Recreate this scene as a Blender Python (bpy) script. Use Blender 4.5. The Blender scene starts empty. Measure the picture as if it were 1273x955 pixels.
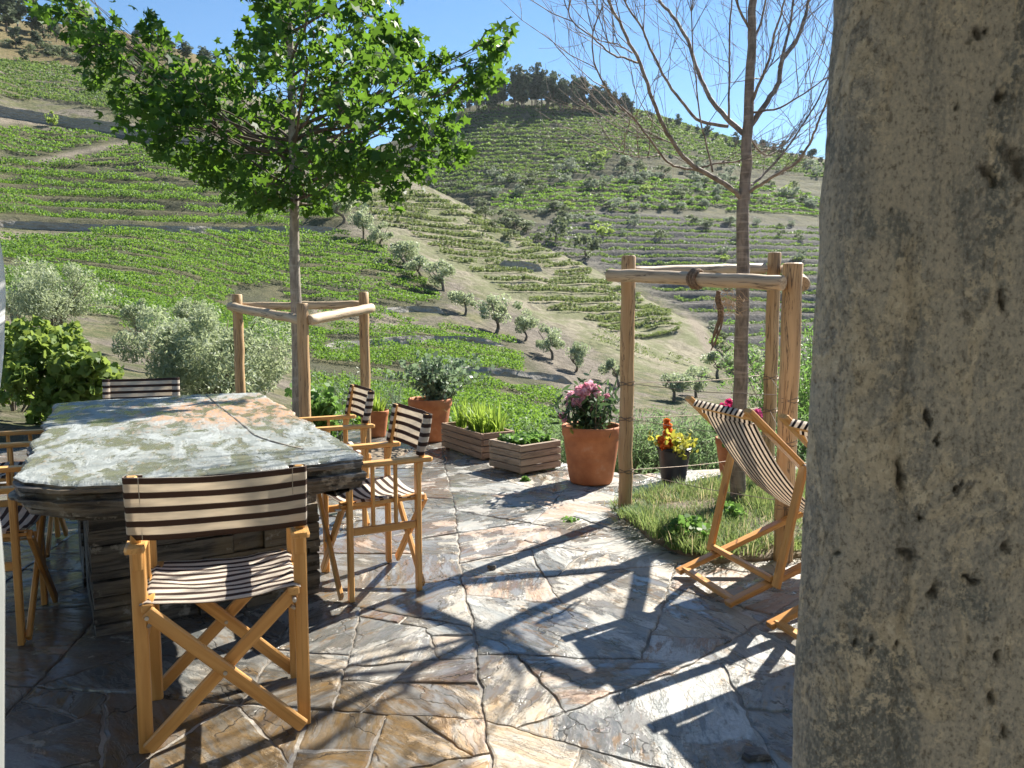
import bpy, math, random
import numpy as np
from mathutils import Vector, Matrix
random.seed(7); rng = np.random.default_rng(11)
SC = bpy.context.scene
R = math.radians
# ------------------------------------------------------------------ camera, sky, sun, exposure
W0, H0, F0 = 1273.0, 955.0, 956.0
CAMH, PITCH = 1.30, math.atan((477.5 - 384.0) / 956.0)
cd = bpy.data.cameras.new('camera'); cam = bpy.data.objects.new('camera', cd)
SC.collection.objects.link(cam); SC.camera = cam
cam.location = (0, 0, CAMH); cam.rotation_euler = (math.pi / 2 - PITCH, 0, 0)
cd.sensor_width = 36; cd.lens = 36 * F0 / W0; cd.clip_start = 0.05; cd.clip_end = 4000
cd.dof.use_dof = True; cd.dof.focus_distance = 5.5; cd.dof.aperture_fstop = 15.0
SUN_AZ, SUN_EL = R(40.5), R(41)
world = bpy.data.worlds.new('World'); SC.world = world; world.use_nodes = True
wn = world.node_tree
sky = wn.nodes.new('ShaderNodeTexSky'); sky.sky_type = 'NISHITA'; sky.sun_disc = False
sky.sun_elevation = SUN_EL; sky.sun_rotation = SUN_AZ
sky.altitude = 100; sky.air_density = 1.0; sky.dust_density = 0.0; sky.ozone_density = 1.6
hs = wn.nodes.new('ShaderNodeHueSaturation'); hs.inputs['Saturation'].default_value = 1.2
wn.links.new(sky.outputs[0], hs.inputs['Color']); wn.links.new(hs.outputs[0], wn.nodes['Background'].inputs[0])
wn.nodes['Background'].inputs[1].default_value = 0.056
sd = bpy.data.lights.new('sun', 'SUN'); sun = bpy.data.objects.new('sun', sd); SC.collection.objects.link(sun)
sdir = Vector((math.sin(SUN_AZ) * math.cos(SUN_EL), math.cos(SUN_AZ) * math.cos(SUN_EL), math.sin(SUN_EL)))
sun.rotation_euler = sdir.to_track_quat('Z', 'Y').to_euler(); sun.location = sdir * 60
sd.energy = 5.0; sd.angle = R(0.53); sd.color = (1.0, 0.94, 0.84)
vs = SC.view_settings; vs.view_transform = 'Standard'; vs.look = 'None'; vs.exposure = 1.62; vs.gamma = 1
SC.cycles.max_bounces = 8; SC.cycles.transparent_max_bounces = 8; SC.cycles.use_denoising = True
SC.cycles.sample_clamp_indirect = 8; SC.cycles.caustics_reflective = False; SC.cycles.caustics_refractive = False

# ------------------------------------------------------------------ projection helpers (photo pixel -> place)
cp, sp = math.cos(PITCH), math.sin(PITCH)
def ray(px, py):
    x = (px - W0 / 2) / F0; y = (H0 / 2 - py) / F0
    return np.array([x, cp + y * sp, y * cp - sp])
def PY(px, py, Y):
    d = ray(px, py); return np.array([0, 0, CAMH]) + d * (Y / d[1])
def PZ(px, py, z=0.0):
    d = ray(px, py); return np.array([0, 0, CAMH]) + d * ((z - CAMH) / d[2])
def proj(p):
    p = np.asarray(p, float); X = p[..., 0]; Y = p[..., 1]; Z = p[..., 2] - CAMH
    fw = Y * cp - Z * sp; up = Y * sp + Z * cp
    return W0 / 2 + F0 * X / fw, H0 / 2 - F0 * up / fw
def inpoly(px, py, poly):
    px = np.asarray(px, float); py = np.asarray(py, float); r = np.zeros(px.shape, bool); n = len(poly)
    for i in range(n):
        x1, y1 = poly[i]; x2, y2 = poly[(i + 1) % n]
        if y1 == y2: continue
        c = ((y1 > py) != (y2 > py)) & (px < (x2 - x1) * (py - y1) / (y2 - y1) + x1)
        r ^= c
    return r
# ------------------------------------------------------------------ value noise
def _h(i, j, k, s):
    n = (i * 374761393 + j * 668265263 + k * 2147483647 + s * 974634777) & 0xffffffff
    n = ((n ^ (n >> 13)) * 1274126177) & 0xffffffff
    return ((n ^ (n >> 16)) & 0xffff) / 65535.0
def noise(x, y, z=0.0, s=0):
    x, y, z = np.broadcast_arrays(np.asarray(x, float), np.asarray(y, float), np.asarray(z, float))
    i = np.floor(x).astype(np.int64); j = np.floor(y).astype(np.int64); k = np.floor(z).astype(np.int64)
    u = x - i; v = y - j; w = z - k
    u = u * u * (3 - 2 * u); v = v * v * (3 - 2 * v); w = w * w * (3 - 2 * w)
    r = 0
    for a in (0, 1):
        for b in (0, 1):
            for c in (0, 1):
                r = r + _h(i + a, j + b, k + c, s) * (u if a else 1 - u) * (v if b else 1 - v) * (w if c else 1 - w)
    return r * 2 - 1
def fbm(x, y, z=0.0, o=4, s=0):
    r = 0; a = 1; t = 0
    for q in range(o):
        r = r + a * noise(np.asarray(x) * 2 ** q, np.asarray(y) * 2 ** q, np.asarray(z) * 2 ** q, s + q); t += a; a *= .5
    return r / t
# ------------------------------------------------------------------ materials
def mk(name):
    m = bpy.data.materials.new(name); m.use_nodes = True
    return m, m.node_tree, m.node_tree.nodes['Principled BSDF']
def nd(nt, typ, ins=None, **kw):
    n = nt.nodes.new('ShaderNode' + typ)
    for k, v in kw.items(): setattr(n, k, v)
    for k, v in (ins or {}).items(): setin(nt, n, k, v)
    return n
def setin(nt, n, k, v):
    s = n.inputs[k]
    if isinstance(v, bpy.types.NodeSocket): nt.links.new(v, s)
    elif isinstance(v, bpy.types.Node): nt.links.new(v.outputs[0], s)
    else:
        if s.type == 'RGBA' and len(v) == 3: v = (*v, 1)
        s.default_value = v
def mapr(nt, v, a, b, c=0.0, d=1.0, smooth=True):
    return nd(nt, 'MapRange', {'Value': v, 'From Min': a, 'From Max': b, 'To Min': c, 'To Max': d},
              interpolation_type='SMOOTHSTEP' if smooth else 'LINEAR').outputs[0]
def mixc(nt, f, a, b, bt='MIX'):
    n = nt.nodes.new('ShaderNodeMix'); n.data_type = 'RGBA'; n.blend_type = bt
    for i, v in ((0, f), (6, a), (7, b)):
        s = n.inputs[i]
        if isinstance(v, bpy.types.NodeSocket): nt.links.new(v, s)
        else: s.default_value = (*v, 1) if (i and len(v) == 3) else v
    return n.outputs[2]
def math2(nt, op, a, b=0.0, c=0.0):
    n = nt.nodes.new('ShaderNodeMath'); n.operation = op
    for i, v in enumerate((a, b, c)):
        if isinstance(v, bpy.types.NodeSocket): nt.links.new(v, n.inputs[i])
        else: n.inputs[i].default_value = v
    return n.outputs[0]
def tnoise(nt, vec, scale, detail=4, rough=.55, dist=0.0, col=False):
    n = nd(nt, 'TexNoise', {'Vector': vec, 'Scale': scale, 'Detail': detail, 'Roughness': rough, 'Distortion': dist})
    return n.outputs[1 if col else 0]
def coords(nt, scale=(1, 1, 1), rot=(0, 0, 0), src=None):
    if src is None: src = nd(nt, 'TexCoord').outputs['Object']
    return nd(nt, 'Mapping', {'Vector': src, 'Scale': scale, 'Rotation': rot}).outputs[0]
def attr(nt, name, out='Vector'):
    return nd(nt, 'Attribute', attribute_name=name).outputs[out]
def bump(nt, h, strength=.5, dist=.01, normal=None):
    ins = {'Height': h, 'Strength': strength, 'Distance': dist}
    if normal is not None: ins['Normal'] = normal
    return nd(nt, 'Bump', ins).outputs[0]

def wood_mat(name, c1, c2, dark, rough=.5, crack=.0, scale=1.0):
    m, nt, b = mk(name); g = attr(nt, 'gc')
    fine = tnoise(nt, coords(nt, (5 * scale, 90 * scale, 90 * scale), src=g), 1, 4)
    ring = tnoise(nt, coords(nt, (2.2 * scale, 26 * scale, 26 * scale), src=g), 1, 3, .5, 1.2)
    big = tnoise(nt, coords(nt, (1.5, 4, 4), src=g), 1, 2)
    c = mixc(nt, mapr(nt, ring, .35, .65), c1, c2)
    c = mixc(nt, mapr(nt, fine, .55, .75, 0, .6), c, dark)
    c = mixc(nt, mapr(nt, big, .35, .7, 0, .35), c, tuple(x * .72 for x in c1))
    knot = nd(nt, 'TexVoronoi', {'Vector': coords(nt, (3.2, 11, 11), src=g), 'Scale': 1.0}).outputs[0]
    c = mixc(nt, mapr(nt, knot, .05, .14, .75, 0), c, dark)
    h = math2(nt, 'MULTIPLY', fine, .5)
    if crack:
        cr = tnoise(nt, coords(nt, (1.3, 22, 22), src=g), 1, 5, .6, .8)
        k = mapr(nt, math2(nt, 'ABSOLUTE', math2(nt, 'SUBTRACT', cr, .5)), .0, .02, crack, 0)
        c = mixc(nt, k, c, tuple(x * .3 for x in dark))
        h = math2(nt, 'SUBTRACT', h, k)
    setin(nt, b, 'Base Color', c); setin(nt, b, 'Roughness', mapr(nt, fine, .3, .7, rough - .08, rough + .12))
    setin(nt, b, 'Normal', bump(nt, h, .35, .004)); return m
def leaf_mat(name, ca, cb, trans=.5, rough=.45, spec=.5, tc=None, cc=None):
    m, nt, b = mk(name); r = attr(nt, 'rnd', 'Fac')
    c = mixc(nt, r, ca, cb)
    if cc: c = mixc(nt, mapr(nt, r, .9, .93), c, cc)
    setin(nt, b, 'Base Color', c); b.inputs['Roughness'].default_value = rough
    b.inputs['Specular IOR Level'].default_value = spec
    tr = nd(nt, 'BsdfTranslucent', {'Color': mixc(nt, .6, c, tc or tuple(min(1, x * 2.2) for x in cb))})
    mx = nd(nt, 'MixShader', {0: trans, 1: b.outputs[0], 2: tr.outputs[0]})
    nt.links.new(mx.outputs[0], nt.nodes['Material Output'].inputs[0]); return m
def plain(name, col, rough=.6, metal=0.0, var=.25, scale=20):
    m, nt, b = mk(name); n = tnoise(nt, coords(nt), scale, 4)
    setin(nt, b, 'Base Color', mixc(nt, mapr(nt, n, .3, .7), tuple(x * (1 - var) for x in col), tuple(min(1, x * (1 + var)) for x in col)))
    b.inputs['Roughness'].default_value = rough; b.inputs['Metallic'].default_value = metal
    setin(nt, b, 'Normal', bump(nt, n, .2, .003)); return m
def stripe_mat(name, light, dark, trans=.35):
    m, nt, b = mk(name); g = nd(nt, 'SeparateXYZ', {0: attr(nt, 'gc')})
    wv = tnoise(nt, coords(nt, (1, 1, 1), src=attr(nt, 'gc')), 3, 3)
    fr = math2(nt, 'FRACT', g.outputs[0])
    s = math2(nt, 'MULTIPLY', mapr(nt, fr, .02, .05), mapr(nt, fr, .45, .48, 1, 0))
    li = mixc(nt, mapr(nt, wv, .35, .7), light, tuple(x * .86 for x in light))
    c = mixc(nt, s, li, dark)
    weave = nd(nt, 'TexNoise', {'Vector': coords(nt), 'Scale': 900.0, 'Detail': 1.0}).outputs[0]
    setin(nt, b, 'Base Color', c); b.inputs['Roughness'].default_value = .85; b.inputs['Specular IOR Level'].default_value = .15
    setin(nt, b, 'Normal', bump(nt, weave, .25, .001))
    tr = nd(nt, 'BsdfTranslucent', {'Color': c}); mx = nd(nt, 'MixShader', {0: trans, 1: b.outputs[0], 2: tr.outputs[0]})
    nt.links.new(mx.outputs[0], nt.nodes['Material Output'].inputs[0]); return m

# slate: rock colour layers in flakes, wet film in patches
def slate_mat(name, cols, pale, wet_lo, wet_hi, attrs=True, flake=5.0, rust=(.30, .17, .06), rust_amt=.5, wetdark=.55, palelim=(.50, .56), bumpd=.012, wetscale=2.6, stain=None, wetcol=None, an=(.55, 1.9), wet_shade_x=None):
    m, nt, b = mk(name)
    obj = nd(nt, 'TexCoord').outputs['Object']
    if attrs:
        sl = nd(nt, 'SeparateColor', {0: attr(nt, 'slab', 'Color')})
        ang = math2(nt, 'MULTIPLY', sl.outputs[0], 6.28)
        off = nd(nt, 'CombineXYZ', {0: math2(nt, 'MULTIPLY', sl.outputs[1], 37.0), 1: math2(nt, 'MULTIPLY', sl.outputs[2], 23.0)}).outputs[0]
        rv = nd(nt, 'VectorRotate', {'Vector': obj, 'Angle': ang}, rotation_type='Z_AXIS').outputs[0]
        v = nd(nt, 'VectorMath', {0: rv, 1: off}, operation='ADD').outputs[0]
        t1, t2, t3 = sl.outputs[0], sl.outputs[1], sl.outputs[2]
    else:
        v = nd(nt, 'VectorRotate', {'Vector': obj, 'Angle': -.36}, rotation_type='Z_AXIS').outputs[0]; t1 = tnoise(nt, obj, .9, 2); t2 = tnoise(nt, coords(nt, (1, 1, 1), (2, 1, 0)), .7, 2); t3 = t1
    streak = tnoise(nt, coords(nt, (1.3, 6.5, 4), src=v), 1.9, 8, .68, .3)
    grain = tnoise(nt, coords(nt, (6, 60, 20), src=v), 1.5, 4, .6)
    fl = tnoise(nt, coords(nt, (*an, 1), src=v), flake, 9, .66, .35)
    fl2 = tnoise(nt, coords(nt, (an[0] * 1.1, an[1] * 1.05, 1), (0, 0, .25), src=v), flake * 2.7, 7, .64, .3)
    fine = tnoise(nt, v, 75, 5, .72)
    bigw = tnoise(nt, obj if attrs else coords(nt, (an[0] * .8, an[1], 1), src=v), wetscale, 7, .64, .5)
    vor = nd(nt, 'TexVoronoi', {'Vector': nd(nt, 'VectorMath', {0: coords(nt, (.8, 1.9, 1), src=v), 1: nd(nt, 'VectorMath', {0: tnoise(nt, v, 5, 4, .6, 0, True), 1: (.35, .35, 0)}, operation='MULTIPLY').outputs[0]}, operation='ADD').outputs[0], 'Scale': 2.6}, feature='DISTANCE_TO_EDGE').outputs[0]
    crack = math2(nt, 'MULTIPLY', mapr(nt, vor, .0, .014, 1, 0), mapr(nt, bigw, .47, .56))
    base = mixc(nt, mapr(nt, t1, .25, .75), cols[0], cols[1])
    base = mixc(nt, mapr(nt, t2, .55, .8), base, cols[2])
    base = mixc(nt, mapr(nt, streak, .42, .6), base, cols[3])
    pm = math2(nt, 'MULTIPLY', mapr(nt, fl, palelim[0], palelim[1]), mapr(nt, t3, .1, .5, .3, 1.0))
    base = mixc(nt, pm, base, pale)
    rm = math2(nt, 'MULTIPLY', mapr(nt, fl2, .54, .61), mapr(nt, bigw, .42, .6, 0, rust_amt))
    base = mixc(nt, rm, base, rust)
    if stain:                                   # ochre iron stain on the stones round one spot
        (cx, cy, r0, r1, colr, amt) = stain
        dd = nd(nt, 'VectorMath', {0: nd(nt, 'VectorMath', {0: obj, 1: (1, 1, 0)}, operation='MULTIPLY').outputs[0], 1: (cx, cy, 0)}, operation='DISTANCE').outputs['Value']
        base = mixc(nt, math2(nt, 'MULTIPLY', mapr(nt, math2(nt, 'ADD', dd, math2(nt, 'MULTIPLY', math2(nt, 'SUBTRACT', fl, .5), 1.6)), r0, r1, amt, 0), mapr(nt, fl2, .40, .52, .25, 1)), base, colr)
    base = mixc(nt, mapr(nt, fine, .35, .7, .3, 0), base, tuple(x * .5 for x in cols[0]))
    base = mixc(nt, mapr(nt, grain, .56, .7, 0, .22), base, tuple(x * .55 for x in cols[0]))
    base = mixc(nt, math2(nt, 'MULTIPLY', crack, .8), base, (.05, .045, .04))
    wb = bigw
    if wet_shade_x:  # wetter stone towards one side, with shade there put into the darkening too
        xx = nd(nt, 'SeparateXYZ', {0: obj}).outputs[0]; wb = math2(nt, 'ADD', bigw, mapr(nt, xx, wet_shade_x[0], wet_shade_x[1], wet_shade_x[2], 0))
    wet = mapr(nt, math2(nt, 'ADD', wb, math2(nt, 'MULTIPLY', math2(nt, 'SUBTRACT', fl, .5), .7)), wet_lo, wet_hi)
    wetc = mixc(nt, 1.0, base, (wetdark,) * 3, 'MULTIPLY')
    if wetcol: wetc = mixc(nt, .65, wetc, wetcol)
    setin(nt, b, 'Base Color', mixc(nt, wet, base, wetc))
    setin(nt, b, 'Roughness', math2(nt, 'ADD', mapr(nt, wet, 0, 1, .50, .045, False), math2(nt, 'MULTIPLY', fine, .10)))
    b.inputs['IOR'].default_value = 1.45
    dry = mapr(nt, wet, 0, 1, 1, .22, False)
    h = math2(nt, 'ADD', math2(nt, 'MULTIPLY', mapr(nt, fl, .47, .50), .40), math2(nt, 'MULTIPLY', mapr(nt, fl2, .5, .52), .22))
    h = math2(nt, 'ADD', h, math2(nt, 'MULTIPLY', streak, .55)); h = math2(nt, 'ADD', h, math2(nt, 'MULTIPLY', grain, .10))
    h = math2(nt, 'ADD', h, math2(nt, 'MULTIPLY', fine, .22)); h = math2(nt, 'SUBTRACT', h, math2(nt, 'MULTIPLY', crack, .8))
    h = math2(nt, 'MULTIPLY', h, dry)
    setin(nt, b, 'Normal', bump(nt, h, .8, bumpd)); return m
# ------------------------------------------------------------------ mesh building
def tag(o, label=None, cat=None, group=None, kind=None):
    if label: o['label'] = label
    if cat: o['category'] = cat
    if group: o['group'] = group
    if kind: o['kind'] = kind
    return o
def empty(name, loc=(0, 0, 0), rz=0.0):
    o = bpy.data.objects.new(name, None); SC.collection.objects.link(o)
    o.location = loc; o.rotation_euler = (0, 0, rz); o.empty_display_size = .1; return o
def link(name, V, Fc, m=None, parent=None, smooth=False, gc=None, rnd=None):
    me = bpy.data.meshes.new(name)
    V = np.asarray(V, np.float32)
    if isinstance(Fc, np.ndarray):
        n, k = Fc.shape
        me.vertices.add(len(V)); me.vertices.foreach_set('co', V.ravel())
        me.loops.add(n * k); me.loops.foreach_set('vertex_index', Fc.astype(np.int32).ravel())
        me.polygons.add(n); me.polygons.foreach_set('loop_start', np.arange(0, n * k, k, dtype=np.int32))
        me.polygons.foreach_set('loop_total', np.full(n, k, np.int32)); me.update(calc_edges=True)
    else:
        me.from_pydata(V.tolist(), [], Fc)
    if smooth: me.polygons.foreach_set('use_smooth', np.ones(len(me.polygons), bool))
    if gc is not None:
        a = me.attributes.new('gc', 'FLOAT_VECTOR', 'POINT'); a.data.foreach_set('vector', np.asarray(gc, np.float32).ravel())
    if rnd is not None:
        a = me.attributes.new('rnd', 'FLOAT', 'POINT'); a.data.foreach_set('value', np.asarray(rnd, np.float32).ravel())
    if m is not None: me.materials.append(m)
    o = bpy.data.objects.new(name, me); SC.collection.objects.link(o)
    if parent is not None: o.parent = parent
    return o
def copy_tree(o, parent=None):
    c = o.copy(); SC.collection.objects.link(c)
    if parent is not None: c.parent = parent
    for ch in list(o.children): copy_tree(ch, c)
    return c
class MB:
    def __init__(s): s.V = []; s.F = []; s.G = []; s.n = 0
    def add(s, V, F, G=None):
        V = np.asarray(V, float)
        if G is None: G = V
        s.V.append(V); s.G.append(np.asarray(G, float)); s.F += [tuple(int(i) + s.n for i in f) for f in F]; s.n += len(V); return s
    def sweep(s, pts, prof, ups=None, cap=True, scale=None):
        """prof: list of (u,v) offsets swept along pts; scale: one factor per point"""
        pts = np.asarray(pts, float); n = len(pts); prof = np.asarray(prof, float); k = len(prof)
        tang = np.zeros_like(pts); tang[1:-1] = pts[2:] - pts[:-2]; tang[0] = pts[1] - pts[0]; tang[-1] = pts[-1] - pts[-2]
        tang /= np.linalg.norm(tang, axis=1)[:, None] + 1e-12
        up = np.array(ups if ups is not None else (0, 0, 1.0), float)
        if abs(np.dot(up, tang[0])) > .97: up = np.array((0, 1.0, 0)) if abs(tang[0][1]) < .9 else np.array((1.0, 0, 0))
        V = []; G = []; L = 0; ro = random.random() * 50
        for i in range(n):
            t = tang[i]; a = np.cross(up, t); a /= np.linalg.norm(a) + 1e-12; bv = np.cross(t, a); up = bv
            if i: L += np.linalg.norm(pts[i] - pts[i - 1])
            q = 1.0 if scale is None else scale[i]
            for u, v in prof * q: V.append(pts[i] + a * u + bv * v); G.append((L + ro, u + ro * .37, v + ro * .73))
        F = [(i * k + j, i * k + (j + 1) % k, (i + 1) * k + (j + 1) % k, (i + 1) * k + j) for i in range(n - 1) for j in range(k)]
        if cap: F += [tuple(range(k - 1, -1, -1)), tuple((n - 1) * k + j for j in range(k))]
        return s.add(V, F, G)
    def bar(s, p0, p1, w, t, up=(0, 0, 1), c=.004):
        a, b = w / 2, t / 2; c = min(c, a * .45, b * .45)
        prof = [(-a + c, -b), (a - c, -b), (a, -b + c), (a, b - c), (a - c, b), (-a + c, b), (-a, b - c), (-a, -b + c)]
        p0 = np.asarray(p0, float); p1 = np.asarray(p1, float); d = (p1 - p0) / (np.linalg.norm(p1 - p0) + 1e-9)
        e = c * .8; f0 = 1 - 2 * c / max(w, t)
        return s.sweep([p0, p0 + d * e, p1 - d * e, p1], prof, up, True, [f0, 1, 1, f0])
    def tube(s, pts, r, n=8, cap=True):
        r = np.broadcast_to(np.asarray(r, float), (len(pts),))
        prof = [(math.cos(6.28318 * j / n), math.sin(6.28318 * j / n)) for j in range(n)]
        return s.sweep(pts, prof, None, cap, r)
    def lathe(s, prof, n=40, loc=(0, 0, 0)):
        k = len(prof); V = []; loc = np.asarray(loc, float)
        for j in range(n):
            a = 6.283185 * j / n
            for r, z in prof: V.append((loc[0] + r * math.cos(a), loc[1] + r * math.sin(a), loc[2] + z))
        F = [(j * k + i, ((j + 1) % n) * k + i, ((j + 1) % n) * k + i + 1, j * k + i + 1) for j in range(n) for i in range(k - 1)]
        return s.add(V, F)
    def build(s, name, m=None, parent=None, smooth=False):
        return link(name, np.concatenate(s.V), s.F, m, parent, smooth, np.concatenate(s.G))
def bez(p, n=24):
    p = [np.asarray(q, float) for q in p]; t = np.linspace(0, 1, n)[:, None]
    return (1 - t) ** 3 * p[0] + 3 * (1 - t) ** 2 * t * p[1] + 3 * (1 - t) * t * t * p[2] + t ** 3 * p[3]
def smoothline(pts, k=4):
    """Catmull-Rom through pts"""
    P = [np.asarray(p, float) for p in pts]; P = [2 * P[0] - P[1]] + P + [2 * P[-1] - P[-2]]; out = []
    for i in range(1, len(P) - 2):
        for j in range(k):
            t = j / k; a, b, c, d = P[i - 1:i + 3]
            out.append(.5 * (2 * b + (c - a) * t + (2 * a - 5 * b + 4 * c - d) * t * t + (3 * b - a - 3 * c + d) * t ** 3))
    out.append(P[-2]); return np.array(out)
# ---- leaves
QUAD = (np.array([(-.5, 0, 0), (0, -.5, .06), (.5, 0, 0), (0, .5, .06)]), np.array([(0, 1, 2, 3)]))
LANCE = (np.array([(0, -.5, 0), (.11, -.1, .03), (.1, .2, .03), (0, .5, -.05), (-.1, .2, .03), (-.11, -.1, .03)]), np.array([(0, 1, 2, 3, 4, 5)]))
def _star(n=5, spread=R(250), rin=.24):
    v = [(0, -.1, 0)]
    for i in range(n):
        a = math.pi / 2 + spread * (i / (n - 1) - .5); rr = .5 if i == n // 2 else (.46 if i in (1, n - 2) else .36)
        if i: am = a - spread / (n - 1) / 2; v.append((rin * math.cos(am), rin * math.sin(am), .0))
        v.append((rr * math.cos(a), rr * math.sin(a), -.09))
    v = np.array(v); return v, np.array([tuple(range(len(v)))])
STAR = _star()
LOBED = (np.array([(0, -.42, 0), (.34, -.46, -.03), (.5, -.08, .03), (.36, .1, 0), (.34, .36, -.03), (.14, .32, 0), (0, .54, -.06), (-.14, .32, 0), (-.34, .36, -.03), (-.36, .1, 0), (-.5, -.08, .03), (-.34, -.46, -.03)]), np.array([tuple(range(12))]))
def rand_rot(n, upbias=0.0, droop=0.0):
    """random frames; upbias pulls leaf normals upwards, droop pulls the leaf tip down"""
    nrm = rng.normal(size=(n, 3)); nrm /= np.linalg.norm(nrm, axis=1)[:, None]; nrm[:, 2] += upbias; nrm /= np.linalg.norm(nrm, axis=1)[:, None]
    t = rng.normal(size=(n, 3)); t[:, 2] -= droop
    t -= nrm * (t * nrm).sum(1)[:, None]; t /= np.linalg.norm(t, axis=1)[:, None] + 1e-9
    return np.stack([np.cross(t, nrm), t, nrm], 2)          # columns: side, tip, normal
def leaves(C, size, tmpl, upbias=0.3, droop=0.0, rnd=None, frames=None):
    C = np.asarray(C, float); n = len(C); tv, tf = tmpl
    size = np.broadcast_to(np.asarray(size, float), (n,))
    Rm = rand_rot(n, upbias, droop) if frames is None else frames
    V = C[:, None, :] + np.einsum('nij,kj->nki', Rm, tv) * size[:, None, None]
    F = tf[None] + (np.arange(n) * len(tv))[:, None, None]
    if rnd is None: rnd = rng.random(n)
    return V.reshape(-1, 3), F.reshape(-1, tf.shape[1]), np.repeat(rnd, len(tv))
def ball(n, r=(1, 1, 1), hollow=.5):
    d = rng.normal(size=(n, 3)); d /= np.linalg.norm(d, axis=1)[:, None]
    q = (hollow ** 3 + (1 - hollow ** 3) * rng.random(n)) ** (1 / 3)
    return d * q[:, None] * np.asarray(r)
def clumpy(n, nc, r, cr, hollow=.35, flat=1.0):
    """leaf positions gathered in clumps through an uneven crown"""
    c = ball(nc, (1, 1, 1), .35) * np.asarray(r) * (.65 + .5 * rng.random((nc, 1))); k = rng.integers(0, nc, n)
    s = cr * (.6 + .8 * rng.random(nc))
    return c[k] + ball(n, (1, 1, flat), hollow) * s[k][:, None]
# ------------------------------------------------------------------ terrain: one sheet, valley side to skyline
CTRL = [(-60,500,10),(30,492,11.5),(150,520,10),(300,505,13),(480,560,14),(600,575,14),(700,580,16),(850,585,17),(1000,590,17),(1150,600,14),
 (420,500,30),(600,500,34),(700,500,40),(820,505,46),(950,505,50),(1150,510,45),
 (-80,430,20),(60,440,22),(150,450,25),(300,450,34),(420,450,41),(600,450,48),(700,450,57),(800,450,66),(900,455,76),
 (-80,395,26),(30,400,30),(150,400,37),(300,400,50),(500,400,58),(650,400,69),(800,400,84),(872,402,92),
 (-80,345,40),(0,350,43),(150,350,52),(300,350,62),(500,350,71),(650,350,83),(760,348,96),
 (-80,295,56),(0,300,62),(150,300,68),(300,300,76),(450,300,83),(600,300,98),(690,312,108),
 (-80,240,76),(0,250,80),(150,250,88),(300,250,95),(450,250,102),(560,248,116),(520,226,118),(590,262,117),
 (-80,185,92),(0,200,98),(150,200,106),(300,200,116),(420,205,126),
 (-80,130,112),(0,150,118),(150,150,128),(300,150,140),(390,160,150),(470,196,150),
 (-80,80,140),(0,100,148),(150,100,166),(290,105,184),
 (-80,30,185),(0,60,190),(150,65,212),(250,72,225),(-80,-30,240),(0,18,250),(120,32,265),
 (0,60,330),(150,95,330),(260,130,310),(360,190,280),(470,260,230),
 (560,330,165),(640,345,165),(700,375,150),(780,405,140),(860,455,128),(930,470,118),(1000,480,112),(1150,480,105),
 (940,448,98),(960,470,90),(1040,480,80),
 (500,170,380),(580,134,392),(650,128,395),(720,130,400),(780,136,405),(850,155,420),(900,170,430),(1010,195,450),(1150,220,460),(1300,240,470),
 (560,188,335),(640,190,325),(700,190,325),(850,205,335),(1000,235,340),(1200,265,340),
 (540,240,285),(600,242,272),(700,250,265),(850,262,268),(1000,282,270),(1200,300,270),
 (720,310,216),(850,320,216),(1000,330,216),(1200,345,215),
 (800,376,184),(900,380,182),(1000,385,186),(1200,400,180),(900,430,156),(1000,438,158),(1200,445,150),
 (500,260,520),(650,190,560),(850,220,580),(1100,280,600),(1300,290,600),(100,120,450),(-80,60,380),
 (-900,470,10),(-900,330,40),(-900,150,120),(-900,-60,250),(-900,20,420),(2200,600,14),(2200,520,60),(2200,420,150),(2200,320,270),(2200,250,420),(2200,300,600)]
def _uv(tx, Y): return np.stack([np.asarray(tx) * 2.0, np.log(np.asarray(Y)) * 1.0], -1)
_c = np.array([( (q[0]-W0/2)/F0, q[2], (PY(*q)[2]-CAMH)/q[2]) for q in CTRL])
for i, q in enumerate(CTRL):                       # use the true ground tangent for each point
    p = PY(*q); _c[i, 0] = p[0] / p[1]
_cu = _uv(_c[:, 0], _c[:, 1])
def _k(d2): return np.where(d2 > 1e-12, .5 * d2 * np.log(np.maximum(d2, 1e-12)), 0)
_n = len(_c)
_A = np.zeros((_n + 3, _n + 3)); _A[:_n, :_n] = _k(((_cu[:, None] - _cu[None]) ** 2).sum(-1)) + 1e-4 * np.eye(_n)
_P = np.c_[np.ones(_n), _cu]; _A[:_n, _n:] = _P; _A[_n:, :_n] = _P.T
_w = np.linalg.solve(_A, np.r_[_c[:, 2], 0, 0, 0])
def T0(tx, Y):
    u = _uv(tx, Y); sh = u.shape[:-1]; u = u.reshape(-1, 2); out = np.empty(len(u))
    for i in range(0, len(u), 20000):
        q = u[i:i + 20000]; out[i:i + 20000] = _k(((q[:, None] - _cu[None]) ** 2).sum(-1)) @ _w[:_n] + _w[_n] + q @ _w[_n + 1:]
    return out.reshape(sh)
PATIO = [(-7.5,-1.6),(4.6,-1.6),(4.6,7.0),(3.0,6.6),(1.72,6.22),(.93,5.98),(.45,6.42),(-.3,7.2),(-1.2,8.2),(-2.9,8.0),(-3.3,7.3),(-7.5,7.3)]
TER = {'up': [(525,150),(600,132),(720,128),(800,136),(1040,205),(1400,250),(1400,285),(1040,228),(850,215),(760,225),(640,252),(520,262)],
       'right': [(640,290),(760,262),(1020,285),(1400,335),(1400,480),(1080,480),(900,455),(872,395),(700,300)],
       'left': [(-240,172),(60,205),(200,222),(420,262),(430,282),(200,282),(-240,262)]}
def soft(px, py, poly, d=10):
    r = 0
    for a, b in ((0, 0), (d, 0), (-d, 0), (0, d), (0, -d)): r = r + inpoly(px + a, py + b, poly)
    return r / 5.0
DZ_R, DZ_L, DZ_U, DZ_D = 2.5, 1.7, 2.5, 1.05
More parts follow.
